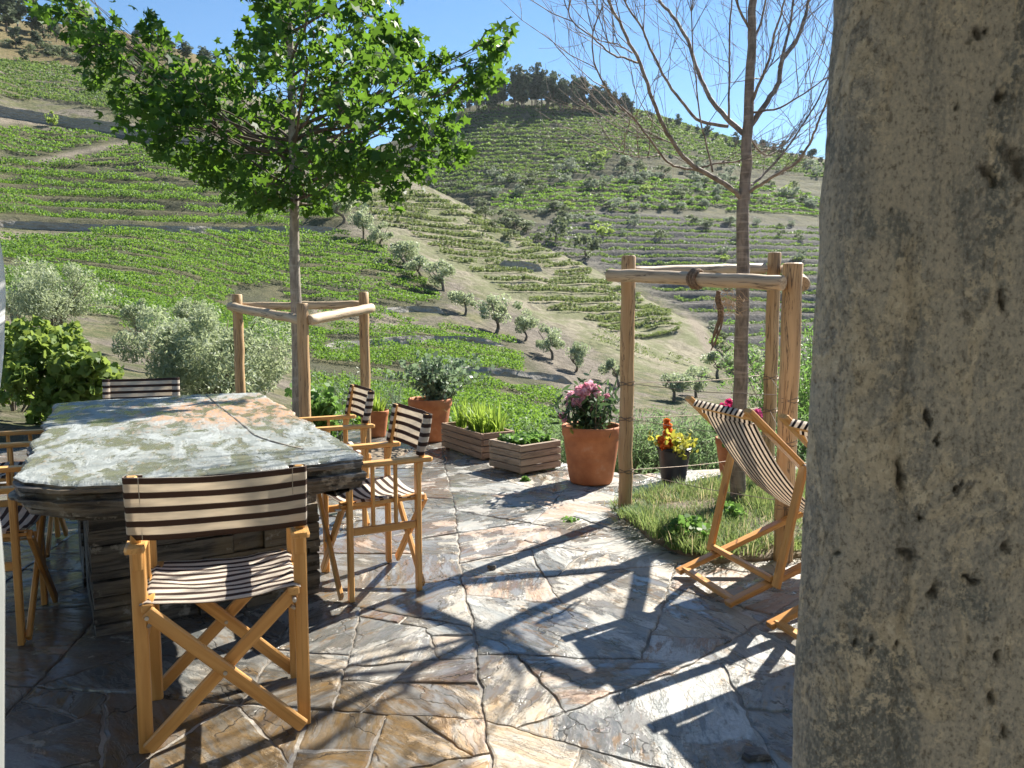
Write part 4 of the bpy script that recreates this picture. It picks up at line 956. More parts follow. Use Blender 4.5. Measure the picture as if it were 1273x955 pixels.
for pts, r0, r1, dv in LIM:
    n = len(pts); W = []
    for i, (a, c_) in enumerate(pts):
        f = i / (n - 1); base_d = 0.0
        W.append(PY(a, c_, BY + dv * f) - bt0)
    r0 *= .8; r1 *= .75
    L = branch(lm, W, r0, r1, 7, .002)
    k = len(L)
    for q in range(int(6 + np.linalg.norm(np.diff(L, axis=0), axis=1).sum() * 3.5)):
        i = rng.integers(int(k * .22), k - 1); t = L[i + 1] - L[i]; t /= np.linalg.norm(t) + 1e-9
        side = rng.normal(size=3); side -= t * (side @ t); side /= np.linalg.norm(side); side[2] = abs(side[2]) * .6
        twig(L[i], t * .8 + side * rng.uniform(.4, 1.0), rng.uniform(.2, .8), rng.uniform(.0018, .0034), 2 if rng.random() < .6 else 1)
    if n > 6:
        for q in range(3): twig(L[-1 - q], L[-1] - L[-2] + .02 * rng.normal(size=3), rng.uniform(.25, .5), .0025, 1)
lm.build('limbs', m_bark2, trk, True); tw.build('twigs', m_bark2, trk, True)
# ------------------------------------------------------------------ olive trees
m_olive = leaf_mat('olive_leaf', (.26, .31, .20), (.45, .50, .35), .48, .5, .4, (.34, .40, .18))
m_oltrunk = plain('olive_bark', (.15, .12, .09), .9, 0, .35, 9)
def olive_mesh(n, lw, tmpl, seed, tall=1.0):
    """unit tree: crown about 1 wide, total height about 1"""
    C = clumpy(n, int(rng.integers(9, 17)), (.42 * rng.uniform(.8, 1.15), .42 * rng.uniform(.8, 1.15), .30 * tall), .13, .2) + np.array((0, 0, .54)); C = C[C[:, 2] > .12]
    return leaves(C, lw * rng.uniform(.7, 1.3, len(C)), tmpl, .2, -.3)
def olive_trunk(parent, lean=.05):
    mb = MB(); top = np.array((lean * rng.normal(), lean * rng.normal(), .32))
    branch(mb, [np.array((0, 0, -.05)), np.array((lean * rng.normal() * .9, lean * rng.normal() * .6, .16)), top], .045, .026, 8)
    for q in range(5):
        e = ball(1, (.3, .3, .2), .6)[0] + np.array((0, 0, .68)); branch(mb, [top * .9, (top + e) / 2 + .03 * rng.normal(size=3), e], .018, .006, 5)
    return mb.build('trunk', m_oltrunk, parent, True)
OP = []
for k in range(7):
    t = empty('olive_tree'); olive_trunk(t); V, F_, r_ = olive_mesh(2000, .044, QUAD, k); link('crown', V, F_, m_olive, t, False, rnd=r_); OP.append(t)
used = set()
def plant(protos, k, loc, s, rz, sq=1.0):
    pr = protos[k]
    if k in used: pr = copy_tree(pr)
    else: used.add(k)
    pr.location = loc; pr.scale = (s * sq, s * sq, s); pr.rotation_euler = (0, 0, rz); return pr
OL = [(770,482,46,'olive tree just left of the tall guard post, lowest of the slanting line'),(715,462,44,'round olive tree in the slanting line, second up from the tall guard post'),(686,447,48,'olive tree with a clear trunk in the slanting line, third up from the guard post'),
 (652,424,42,'olive tree in the slanting line above the pink oleander'),(616,415,52,'broad olive tree in the slanting line above the wooden planters'),(578,392,40,'small olive tree in the middle of the slanting line'),(551,363,42,'pair-like broad olive tree in the upper middle of the slanting line'),
 (520,348,36,'olive tree above the low guard right rail in the slanting line'),(501,333,38,'olive tree high in the slanting line below the leafy tree crown'),(474,308,32,'small olive tree near the top of the slanting line'),(452,298,44,'olive tree second from the top of the slanting line'),(426,278,44,'pale olive tree at the top of the slanting line beside the leafy trunk'),
 (838,500,48,'olive tree below the dry hill, left of the bare trunk'),(866,495,44,'olive tree below the dry hill, nearest the bare trunk on its left'),(893,472,42,'olive tree at the foot of the pale track, right above the deck chair'),(937,470,44,'olive tree seen between the bare trunk and the tall guard stakes')]
for i, (a, c_, hp, lab) in enumerate(OL):
    p = hitz(a, c_)
    if p is None: continue
    s = hp / 956 * p[1] * 1.04; o = plant(OP, i % 7, p - np.array((0, 0, .05)), s, rng.uniform(0, 6.28), rng.uniform(.85, 1.35)); o.rotation_euler = (rng.normal() * .10, rng.normal() * .10, o.rotation_euler.z); tag(o, lab, 'olive tree', 'olive trees on the hillside')
# close olive bushes, each with its own leaves
def big_olive(a, c_, Y, wpx, hpx, n, lab, lw=.075):
    p = PY(a, c_, Y); w = wpx / 956 * Y; h_ = hpx / 956 * Y
    t = tag(empty('olive_bush', p), lab, 'olive bush'); mb = MB()
    C = clumpy(n, 34, (w * .42, w * .40, h_ * .40), w * .12, .15) + np.array((0, 0, h_ * .52)); C = C[C[:, 2] > .02]
    for q in range(14):
        e = ball(1, (w * .4, w * .35, h_ * .38), .6)[0] + np.array((0, 0, h_ * .58)); branch(mb, [np.array((.05 * rng.normal(), .05 * rng.normal(), -.15)), e * .5 + (0, 0, .1), e], .028, .006, 6, .01)
    mb.build('trunk', m_oltrunk, t, True)
    V, F_, r_ = leaves(C, lw * rng.uniform(.7, 1.3, len(C)), LANCE, .1, -.5); link('crown', V, F_, m_olive, t, False, rnd=r_); return t
big_olive(262, 508, 10.5, 215, 132, 22000, 'large silvery olive bush behind the table and the left stake')
big_olive(68, 412, 24, 138, 84, 11000, 'wide grey olive bush on the slope above the grapevine', .12)
big_olive(172, 412, 27, 42, 40, 1500, 'small round grey bush between the two large olive bushes', .14)
big_olive(240, 412, 24, 60, 44, 1800, 'small olive bush standing just behind the large silvery one', .13)
big_olive(20, 398, 26, 60, 44, 1800, 'grey bush at the left edge beside the parasol', .13)
# ------------------------------------------------------------------ grapevines behind the table
m_grape = leaf_mat('grape_leaf', (.055, .105, .022), (.155, .225, .060), .40, .55, .2, (.42, .54, .10))
def grapevine(a, c_, Y, pts, n, lab):
    p = PY(a, c_, Y); t = tag(empty('grapevine', p), lab, 'grapevine'); mb = MB(); C = []
    for (u, v, r_) in pts:
        q = PY(u, v, Y + rng.uniform(-.35, .35)) - p; rr = r_ / 956 * Y; C.append(q + ball(int(n * 1.7 * r_ * r_ / 1000), (rr, rr, rr), .35))
        branch(mb, [np.array((0, 0, -.1)), q * .5 + .06 * rng.normal(size=3), q], .018, .006, 6, .008)
    mb.build('stem', m_oltrunk, t, True); C = np.concatenate(C)
    V, F_, r_ = leaves(C, .088 * rng.uniform(.6, 1.25, len(C)), LOBED, .45, .9); link('foliage', V, F_, m_grape, t, False, rnd=r_); return t
grapevine(80, 530, 7.9, [(25,470,20),(50,440,26),(62,470,26),(85,430,22),(92,460,30),(80,490,26),(60,500,18),(110,480,26),(128,470,18),(140,462,12),(100,500,20),(75,520,16),(45,520,12),(30,490,14),(118,455,16)], 260, 'big bright grapevine with broad leaves behind the far left table corner')
grapevine(20, 520, 9.4, [(15,425,26),(40,415,22),(60,425,20),(12,455,24),(35,450,22),(90,412,12),(5,485,18)], 230, 'second grapevine nearest the parasol, partly behind the bigger vine')
# ------------------------------------------------------------------ pines on the skyline and far trees
m_pine = leaf_mat('pine_needles', (.05, .075, .045), (.13, .165, .10), .15, .7, .2)
m_bush = leaf_mat('bush_leaf', (.06, .09, .045), (.15, .18, .09), .3, .6, .3)
m_bushg = leaf_mat('grey_bush_leaf', (.13, .165, .11), (.26, .30, .21), .25, .6, .3)
m_bushy = leaf_mat('yellow_bush_leaf', (.13, .20, .03), (.26, .34, .07), .4, .6, .3)
def tree_proto(name, n, nc, r, cr, zc, lw, m, trunk_h, tr_r, flat=.8):
    t = empty(name); mb = MB(); branch(mb, [np.array((0, 0, -.06)), np.array((.01, .01, trunk_h * .5)), np.array((.0, .02, trunk_h))], tr_r, tr_r * .4, 6); mb.build('trunk', m_oltrunk, t, True)
    C = clumpy(n, nc, r, cr, .2, flat) + np.array((0, 0, zc)); C = C[C[:, 2] > .03]; V, F_, q = leaves(C, lw * rng.uniform(.6, 1.4, len(C)), QUAD, .4); link('crown', V, F_, m, t, False, rnd=q); return t
PP = [tree_proto('pine_tree', 900, 24, (.19, .19, .42), .09, .55, .055, m_pine, .75, .02) for k in range(5)]
BP = [tree_proto('bush', 420, 12, (.44, .44, .30), .17, .42, .085, mm, .3, .03) for mm in (m_bush, m_bushg, m_bushg, m_bushy, m_bush)]
def scatter(protos, key, lst, labels, cat, group, sq=(.9, 1.2), lift=0):
    for i, (a, c_, hp) in enumerate(lst):
        p = hitz(a, c_, 20, 700)
        if p is None: continue
        k = key(i); pr = protos[k]
        if (id(protos), k) in used: pr = copy_tree(pr)
        else: used.add((id(protos), k))
        s = hp / 956 * p[1]; q = rng.uniform(*sq); pr.location = p - np.array((0, 0, .03 * s)); pr.scale = (s * q, s * q, s); pr.rotation_euler = (0, 0, rng.uniform(0, 6.28))
        tag(pr, labels(i, k) if callable(labels) else labels, cat, group)
pines = []
for i in range(50):                                        # grove along the far crest
    f = i / 49; a = 574 + f * 208; top = np.interp(a, [574, 600, 640, 690, 740, 782], [118, 100, 90, 92, 104, 122]); bot = np.interp(a, [574, 640, 720, 782], [137, 131, 134, 139])
    pines.append((a + rng.normal() * 3, bot + rng.uniform(1.5, 6), (bot - top) * rng.uniform(.8, 1.15) + 4))
scatter(PP, lambda i: i % 5, pines, 'dark pine in the dense grove on the crest of the far hill', 'pine tree', 'pines on the far crest', (.9, 1.25))
ridge = [(a, np.interp(a, [780, 850, 900, 1010, 1300], [140, 160, 176, 200, 245]) + 3, rng.uniform(8, 18)) for a in np.linspace(785, 1290, 44)]
scatter(PP, lambda i: i % 5, ridge, 'small tree on the right-hand skyline of the far hill behind the bare branches', 'tree', 'trees on the right skyline', (1.2, 2.0))
lr = [(8,40,46),(22,36,50),(40,42,44),(-12,44,50),(55,48,36),(70,52,30),(90,60,24),(20,60,24),(45,62,22),(110,62,22),(128,58,26),(150,66,24),(172,62,26),(190,66,22),(210,70,24),(232,76,24),(255,84,26),(270,92,22),(80,76,16),(100,82,16),(130,88,16),(60,72,14),(30,78,14)]
scatter(PP, lambda i: (i * 3) % 5, lr, 'dark tree along the skyline at the upper left above the vines', 'tree', 'trees on the upper left skyline', (1.3, 1.9))
# shrubs and small trees in the valley and over the far hill
bl = [(604,270,18),(622,276,22),(640,284,24),(655,290,20),(612,284,14),(634,300,18),(600,258,16),(590,248,14),(668,300,14)]
scatter(BP, lambda i: (0, 4)[i % 2], bl, 'dark green shrub in the thicket along the edge of the dry hill', 'shrub', 'shrubs along the dry hill edge', (1.2, 1.7))
scatter(BP, lambda i: 0, [(690,302,44)], 'tall rounded dark tree standing in the valley beyond the dry hill', 'tree', None, (.9, 1.0))
scatter(BP, lambda i: 4, [(728,322,42)], 'second dark tree in the valley, lower and to the right of the tall one', 'tree', None, (1.0, 1.1))
scatter(BP, lambda i: 3, [(750,298,26)], 'bright yellow green bush on the far terraces right of the valley trees', 'bush', None, (1.2, 1.3))
scatter(BP, lambda i: 3, [(745,202,22)], 'bright yellow green bush high on the far hill under the pines', 'bush', None, (.9, 1.0))
fb = []
for (poly, n, h0, h1) in [([(560,200),(640,215),(760,205),(830,215),(1012,225),(1012,262),(860,262),(740,268),(640,262),(560,240)], 66, 9, 17), ([(640,262),(760,275),(1010,275),(1010,300),(800,300),(680,285)], 26, 9, 15),
                          ([(790,300),(1010,295),(1010,420),(905,410),(860,370)], 18, 9, 16), ([(880,400),(935,440),(1000,440),(1000,470),(900,470)], 16, 12, 22), ([(760,215),(820,215),(830,232),(770,232)], 12, 10, 16), ([(790,165),(1014,205),(1300,250),(1300,320),(1014,262),(860,262),(770,215)], 76, 10, 18)]:
    c = 0
    while c < n:
        a, y = rng.uniform(540, 1300), rng.uniform(195, 475)
        if inpoly(a, y, poly): fb.append((a, y, rng.uniform(h0, h1))); c += 1
fl = ['dark green bush dotted over the far terraced hill', 'silvery olive bush dotted over the far terraced hill', 'silvery olive bush dotted over the far terraced hill', 'pale yellow green bush dotted over the far terraced hill', 'dark green bush dotted over the far terraced hill']
fk = rng.choice(5, len(fb), p=[.18, .34, .28, .08, .12])
for k in range(5):
    scatter(BP, lambda i, k=k: k, [q for q, kk in zip(fb, fk) if kk == k], fl[k], 'bush', ['dark bushes on the far hill', 'silvery bushes on the far hill', 'silvery bushes on the far hill', 'pale bushes on the far hill', 'dark bushes on the far hill'][k], (1.0, 1.5))
scatter(BP, lambda i: 3, [(66,158,24)], 'small pale tree in front of the long stone wall high on the left', 'tree', None, (.8, .9))
scatter(BP, lambda i: 1, [(470,330,12),(395,262,30),(410,268,26)][:1], 'low grey bush beside the top of the olive line', 'bush', None)
# ------------------------------------------------------------------ dry stone walls on the slopes
m_dry, nt, b = mk('dry_stone'); ob = nd(nt, 'TexCoord').outputs['Object']
vo = nd(nt, 'TexVoronoi', {'Vector': coords(nt, (1, 1, 2.2)), 'Scale': 1.6}); n1 = tnoise(nt, ob, 3, 6, .7)
setin(nt, b, 'Base Color', mixc(nt, mapr(nt, n1, .35, .65), mixc(nt, vo.outputs[1], (.24, .22, .19), (.42, .39, .34)), (.30, .275, .235))); b.inputs['Roughness'].default_value = .95
setin(nt, b, 'Normal', bump(nt, math2(nt, 'ADD', vo.outputs[0], n1), 1.0, .25))
def dry_wall(pix, h, th, lab):
    P = []
    for i in range(len(pix) - 1):
        for f in np.linspace(0, 1, 14, endpoint=False):
            a = np.array(pix[i]) * (1 - f) + np.array(pix[i + 1]) * f; q = hitz(a[0], a[1])
            if q is not None: P.append(q)
    P = np.array(P); ker = np.ones(9) / 9; Q = P.copy()
    for c_ in range(3): Q[:, c_] = np.convolve(np.pad(P[:, c_], 4, 'edge'), ker, 'valid')
    t = np.gradient(Q[:, :2], axis=0); n_ = np.stack([-t[:, 1], t[:, 0]], 1); n_ /= np.linalg.norm(n_, axis=1)[:, None] + 1e-9; n_ *= np.sign(n_[:, 1])[:, None]
    o = Q[len(Q) // 2].copy(); V = []
    nz = 6; ta = np.linspace(0, 1, len(Q)); tops = h * (1 + .25 * fbm(Q[:, 0] * .5, Q[:, 1] * .5, 0, 4, 6)) * np.clip(np.minimum(ta, 1 - ta) * 7, .05, 1)
    for i, q in enumerate(Q):
        prof = [(0 + .06 * fbm(q[0] * .7, q[1] * .7, k * .9, 2, 3) + .10 * k / nz, -.5 + (tops[i] + .5) * k / nz) for k in range(nz + 1)] + [(th, tops[i] - .06), (th, -.5)]
        for a, z in prof: V.append((q[0] + n_[i, 0] * a - o[0], q[1] + n_[i, 1] * a - o[1], q[2] + z - o[2]))
    k = nz + 3; n = len(Q)
    F_ = [(i * k + j, (i + 1) * k + j, (i + 1) * k + j + 1, i * k + j + 1) for i in range(n - 1) for j in range(k - 1)] + [tuple(range(k)), tuple((n - 1) * k + j for j in range(k))]
    w_ = link('dry_stone_wall', V, F_, m_dry); w_.location = o; tag(w_, lab, 'wall'); return w_
dry_wall([(-60, 137), (0, 145), (60, 154), (140, 166), (200, 177), (256, 186), (300, 194)], 1.5, 2.0, 'long grey dry stone wall high across the left hillside')
dry_wall([(618, 331), (640, 334), (662, 337), (678, 341)], .8, 1.4, 'short dark stone wall in the middle of the dry pale hillside')
dry_wall([(-50, 283), (20, 285), (100, 288), (200, 290), (300, 291), (400, 290), (440, 288)], .7, 1.2, 'long dark terrace wall above the broad left vine block')
dry_wall([(395, 438), (460, 432), (520, 428), (580, 428), (640, 432)], .5, 1.0, 'low dark terrace wall behind the planters, upper one')
dry_wall([(560, 466), (620, 468), (680, 474), (720, 480)], .45, 1.0, 'low dark terrace wall left of the lowest olive tree')
dry_wall([(480, 392), (520, 388), (560, 392)], .5, 1.0, 'short terrace wall at the end of the broad left vine block')

sc_ = []
while len(sc_) < 46:
    a, y = rng.uniform(-10, 240), rng.uniform(28, 112)
    if inpoly(a, y, [(-20, 52), (60, 60), (140, 70), (240, 92), (250, 112), (150, 92), (60, 74), (-20, 66)]): sc_.append((a, y, rng.uniform(6, 13)))
scatter(BP, lambda i: (4, 0, 1)[i % 3], sc_, 'low scrub bush on the brown slope at the upper left above the vines', 'bush', 'scrub bushes on the upper left slope', (1.3, 2.0))
# ------------------------------------------------------------------ pots and planters
m_terra, nt, b = mk('terracotta'); ob = nd(nt, 'TexCoord').outputs['Object']
n1 = tnoise(nt, ob, 7, 6, .6); n2 = tnoise(nt, coords(nt, (3, 3, 26)), 1, 4); n3 = tnoise(nt, ob, 60, 4)
c = mixc(nt, mapr(nt, n1, .35, .65), (.38, .125, .045), (.50, .185, .07)); c = mixc(nt, mapr(nt, n2, .5, .7, 0, .35), c, (.30, .12, .06)); c = mixc(nt, mapr(nt, n1, .58, .72, 0, .28), c, (.58, .40, .29))
setin(nt, b, 'Base Color', c); b.inputs['Roughness'].default_value = .75; setin(nt, b, 'Normal', bump(nt, n3, .25, .003))
m_soil = plain('potting_soil', (.06, .045, .032), .95, 0, .5, 40)
m_black = plain('black_plastic', (.022, .023, .027), .38, 0, .15, 30)
def terra_pot(name, loc, rr, h, label, lean=.68, m=None, ribs=False):
    t = tag(empty(name, loc), label, 'pot'); rb = rr * lean
    lip = rr * 1.0; p = [(0, 0), (rb * .96, 0), (rb, .012)]
    hb = h * (.80 if not ribs else .93)
    for i in range(1, 15):
        f = i / 14; r_ = rb + (rr * .94 - rb) * (f ** .85) + (rr * .015 * (1 if i % 2 else -1) if ribs else 0); p.append((r_, .012 + (hb - .012) * f))
    p += [(lip * .985, hb + .012), (lip, hb + .03), (lip * 1.01, h - .012), (lip * .995, h), (lip * .93, h), (lip * .90, h - .015), (lip * .86, h * .8), (rb * .9, h * .45), (0, h * .45)]
    mb = MB(); mb.lathe(p, 48); mb.build('body', m or m_terra, t, True)
    mb = MB(); k = 40; V = [(0, 0, h * .86)] + [(lip * .9 * f * math.cos(6.283 * j / k), lip * .9 * f * math.sin(6.283 * j / k), h * .86 + .012 * noise(j * 1.3, f * 5, 0, 3) - .015 * f) for f in (.5, 1.0) for j in range(k)]
    mb.add(V, [(0, 1 + j, 1 + (j + 1) % k) for j in range(k)] + [(1 + j, 1 + k + j, 1 + k + (j + 1) % k, 1 + (j + 1) % k) for j in range(k)]); mb.build('soil', m_soil, t, True)
    return t
def blades(n, spread, hgt, w, curve, base_r, seg=5):
    """grass or iris blades: thin curved strips; returns V, F, rnd"""
    a = rng.uniform(0, 6.283, n); rb = base_r * np.sqrt(rng.random(n)); H = hgt * rng.uniform(.45, 1.1, n); sprd = spread * rng.uniform(.1, 1.0, n)
    bx, by = rb * np.cos(a), rb * np.sin(a); da = a + rng.normal(size=n) * .9; V = np.zeros((n, seg, 2, 3)); f = np.linspace(0, 1, seg)
    for i in range(seg):
        out = sprd * f[i] ** curve; ww = w * (1 - f[i] ** 2.2) * .5 + .0004
        cx = bx + out * np.cos(da); cy = by + out * np.sin(da); cz = H * (f[i] - .22 * f[i] ** 3 * (sprd / max(spread, 1e-6)))
        tw_ = da + 1.5708 + .4 * f[i]
        V[:, i, 0] = np.stack([cx + ww * np.cos(tw_), cy + ww * np.sin(tw_), cz], 1); V[:, i, 1] = np.stack([cx - ww * np.cos(tw_), cy - ww * np.sin(tw_), cz], 1)
    idx = np.arange(n * seg * 2).reshape(n, seg, 2)
    F_ = np.stack([idx[:, :-1, 0], idx[:, :-1, 1], idx[:, 1:, 1], idx[:, 1:, 0]], -1).reshape(-1, 4)
    return V.reshape(-1, 3), F_, np.repeat(rng.random(n), seg * 2)
m_iris = leaf_mat('strap_leaf', (.12, .22, .035), (.24, .36, .06), .45, .45, .4, (.50, .65, .10))
m_herb = leaf_mat('herb_leaf', (.055, .13, .03), (.13, .23, .05), .4, .5, .3)
m_euc = leaf_mat('grey_green_leaf', (.12, .175, .11), (.25, .32, .215), .36, .5, .35, (.25, .36, .18))
m_olea = leaf_mat('oleander_leaf', (.025, .055, .025), (.07, .12, .045), .3, .4, .4)
m_pink = leaf_mat('pink_petal', (.70, .34, .44), (.88, .60, .68), .35, .6, .2, (.95, .50, .60))
m_mag = leaf_mat('magenta_plume', (.50, .02, .13), (.68, .05, .22), .3, .7, .2, (.9, .08, .3))
m_purp = leaf_mat('rose_plume', (.42, .05, .17), (.60, .12, .28), .3, .7, .2, (.8, .15, .4))
m_oran = leaf_mat('orange_plume', (.62, .13, .02), (.80, .26, .06), .35, .7, .2, (.95, .35, .08))
m_ylf = leaf_mat('yellow_leaf', (.20, .25, .03), (.36, .37, .06), .45, .5, .3, (.70, .65, .10))
def stem_plant(parent, name, n_st, hgt, spread, lw, m, tmpl, per, droop=.4, top=.35, up=.2, stem_r=.004, z0=.0, base=.05):
    mb = MB(); C = []
    for i in range(n_st):
        b0 = np.array((rng.normal() * base, rng.normal() * base, z0)); d = rng.normal(size=2) * spread * .6; H = hgt * rng.uniform(.6, 1.05)
        L = smoothline([b0, b0 + (d[0] * .35, d[1] * .35, H * .5), b0 + (d[0], d[1], H)], 5); mb.tube(L, np.linspace(stem_r, stem_r * .4, len(L)), 5, False)
        k = rng.integers(int(len(L) * top), len(L), per); C.append(L[k] + rng.normal(size=(per, 3)) * lw * .55)
    mb.build('stems', m_oltrunk, parent, True); C = np.concatenate(C); V, F_, r_ = leaves(C, lw * rng.uniform(.6, 1.25, len(C)), tmpl, up, droop); return link(name, V, F_, m, parent, False, rnd=r_)
# big pot with pink oleander
p = PZ(735, 600); p1 = terra_pot('terracotta_pot', (p[0], p[1] + .02, .004), .222, .43, 'largest terracotta pot, beside the tall guard post, holding a pink oleander', .72)
ol = tag(empty('oleander', (p[0], p[1] + .02, .37)), 'pink flowering oleander growing in the largest terracotta pot', 'plant')
stem_plant(ol, 'foliage', 26, .34, .17, .085, m_olea, LANCE, 34, -.3, .3)
def heads(parent, name, lst, m, Y, lw, n, tmpl=QUAD):
    C = []; o = np.array(parent.location)
    for (a, c_, r_) in lst:
        q = PY(a, c_, Y + rng.uniform(-.08, .08)) - o; rr = r_ / 956 * Y; C.append(q + ball(n, (rr, rr, rr), .2))
    C = np.concatenate(C); V, F_, r_ = leaves(C, lw * rng.uniform(.7, 1.3, len(C)), tmpl, .3); return link(name, V, F_, m, parent, False, rnd=r_)
heads(ol, 'flowers', [(712,494,8),(722,487,8),(732,481,7),(740,486,7),(718,500,6),(730,494,8),(742,494,5),(733,512,6),(738,507,5),(741,516,5),(699,517,4),(702,521,3),(755,494,3),(748,502,3),(709,503,5)], m_pink, p[1], .034, 130)
# herb tuft in front of the oleander
tf = tag(empty('herb_tuft', (p[0] - .12, p[1] - .10, .37)), 'small bright green tuft in the pot under the oleander', 'plant'); V, F_, r_ = blades(120, .05, .09, .008, 1.5, .05); link('leaves', V, F_, m_iris, tf, False, rnd=r_)
# pot with grey green shrub
p = PZ(535, 548); terra_pot('terracotta_pot', (p[0], p[1], .004), .215, .42, 'wide terracotta pot behind the planters with a grey green shrub')
sh = tag(empty('potted_shrub', (p[0] + .06, p[1], .37)), 'grey green leafy shrub growing in the wide pot behind the planters', 'plant')
stem_plant(sh, 'foliage', 38, .48, .33, .042, m_euc, LOBED, 52, .1, .15, .2, .005)
# small pot with blades
p = PZ(470, 543); terra_pot('terracotta_pot', (p[0], p[1], .004), .112, .27, 'small terracotta pot between the chairs with green blades')
bl_ = tag(empty('strap_plant', (p[0], p[1], .23)), 'short tuft of green blades growing in the small terracotta pot', 'plant'); V, F_, r_ = blades(70, .12, .24, .014, 1.6, .06); link('leaves', V, F_, m_iris, bl_, False, rnd=r_)
# black ribbed pot with orange plumes
p = PZ(837, 599); terra_pot('black_pot', (p[0], p[1], .004), .128, .255, 'black ribbed pot on the stone edge with orange plume flowers', .70, m_black, True)
cz_ = tag(empty('plume_plant', (p[0], p[1], .21)), 'orange plume flowers with yellow leaves in the black ribbed pot', 'plant')
stem_plant(cz_, 'foliage', 26, .15, .10, .038, m_ylf, LOBED, 16, .2, .3)
heads(cz_, 'plumes', [(829,524,3.5),(830,530,5.5),(831,537,6.5),(829,544,6.5),(823,548,6),(831,551,6),(826,556,5),(836,546,4),(845,550,4)], m_oran, p[1], .020, 150)
# terracotta pot behind the deck chair
p = PZ(915, 592); terra_pot('terracotta_pot', (p[0], p[1], .004), .165, .30, 'terracotta pot half hidden behind the deck chair with magenta flowers', .72)
cm_ = tag(empty('plume_plant', (p[0], p[1], .25)), 'magenta and yellow plume flowers in the pot behind the deck chair', 'plant')
stem_plant(cm_, 'foliage', 22, .20, .16, .05, m_herb, LOBED, 14, .2, .3)
heads(cm_, 'plumes', [(898,512,5),(902,506,6),(904,514,6),(909,508,5),(900,518,5),(897,505,3),(906,500,4)], m_mag, p[1], .024, 90)
heads(cm_, 'rose_plumes', [(934,516,5),(942,513,5),(938,521,5),(946,519,4),(931,520,4)], m_purp, p[1], .024, 70)
heads(cm_, 'yellow_plumes', [(912,500,4),(915,507,4),(913,513,3.5),(917,498,3)], m_ylf, p[1], .022, 60)
# slatted wooden planters
m_slat = wood_mat('weathered_slat', (.28, .175, .11), (.40, .26, .17), (.15, .09, .055), .7, .6)
m_slat2 = wood_mat('pale_weathered_slat', (.30, .225, .155), (.41, .32, .235), (.18, .13, .09), .7, .6)
def planter(loc, rz, Lx, Ly, h, m, label):
    t = tag(empty('wooden_planter', loc, rz), label, 'planter'); nb = 4 if h > .2 else 3; bh = h / nb; th = .026
    for k in range(nb):
        z = .012 + bh * (k + .5)
        for s in (-1, 1):
            j = .003 * rng.normal(size=2)
            mb = MB(); mb.bar((-Lx / 2 - .004 + j[0], s * (Ly / 2 - th / 2), z), (Lx / 2 + .004 + j[0], s * (Ly / 2 - th / 2), z), th, bh - .006, (0, 0, 1)); mb.build('board', m, t)
            mb = MB(); mb.bar((s * (Lx / 2 - th / 2 + .002), -Ly / 2 + th, z + .001), (s * (Lx / 2 - th / 2 + .002), Ly / 2 - th, z + .001), th, bh - .006, (0, 0, 1)); mb.build('board', m, t)
    for sx in (-1, 1):
        for sy in (-1, 1): mb = MB(); mb.bar((sx * (Lx / 2 - th - .018), sy * (Ly / 2 - th - .018), 0), (sx * (Lx / 2 - th - .018), sy * (Ly / 2 - th - .018), h - .01), .034, .034, (0, 1, 0)); mb.build('corner_post', m, t)
    mb = MB(); a, c_ = Lx / 2 - th, Ly / 2 - th; mb.add([(-a, -c_, h * .84), (a, -c_, h * .84), (a, c_, h * .84), (-a, c_, h * .84)], [(0, 1, 2, 3)]); mb.build('soil', m_soil, t); return t
c0, c1, c2 = PZ(598, 574)[:2], PZ(549, 557)[:2], PZ(648, 592)[:2]
d1 = (c1 - c0) / np.linalg.norm(c1 - c0); e1 = np.array([-d1[1], d1[0]]); e1 = e1 if e1[0] > 0 else -e1
L1 = np.linalg.norm(c1 - c0); ce1 = c0 + d1 * L1 / 2 + e1 * .17; rz1 = math.atan2(d1[1], d1[0])
planter((*ce1, .004), rz1, L1, .34, .225, m_slat, 'long darker slatted wooden planter with bright green blades')
s1, s2 = PZ(614, 581)[:2], PZ(697, 583)[:2]; f1 = s1 - c2; f2 = s2 - c2; l1, l2 = np.linalg.norm(f1), np.linalg.norm(f2)
a1 = math.atan2(f2[1], f2[0]); u2 = f2 / l2; v2 = np.array([-u2[1], u2[0]]); v2 = v2 if v2 @ f1 > 0 else -v2; ce2 = c2 + u2 * l2 / 2 + v2 * max(l1, .36) / 2
planter((*ce2, .004), a1, l2, max(l1, .36), .225, m_slat2, 'square pale slatted wooden planter with low green herbs')
ir = tag(empty('iris_clump', (*ce1, .19), rz1), 'bright yellow green blade leaves filling the long wooden planter', 'plant'); Vs, Fs_, Rs_, o_ = [], [], [], 0
for x in np.linspace(-.28, .28, 7):
    V, F_, r_ = blades(46, .17, .30, .016, 1.6, .05); V = V + np.array((x * L1 / .75, rng.normal() * .03, 0)); Vs.append(V); Fs_.append(F_ + o_); Rs_.append(r_); o_ += len(V)
link('leaves', np.concatenate(Vs), np.concatenate(Fs_), m_iris, ir, False, rnd=np.concatenate(Rs_))
hb = tag(empty('herb_patch', (*ce2, .19), a1), 'low dark and light green herbs filling the square wooden planter', 'plant'); C = np.stack([rng.uniform(-.16, .16, 900), rng.uniform(-.15, .15, 900), .01 + .075 * rng.random(900)], 1)
V, F_, r_ = leaves(C, .042 * rng.uniform(.6, 1.3, 900), LOBED, .8, .1); link('leaves', V, F_, m_herb, hb, False, rnd=r_)
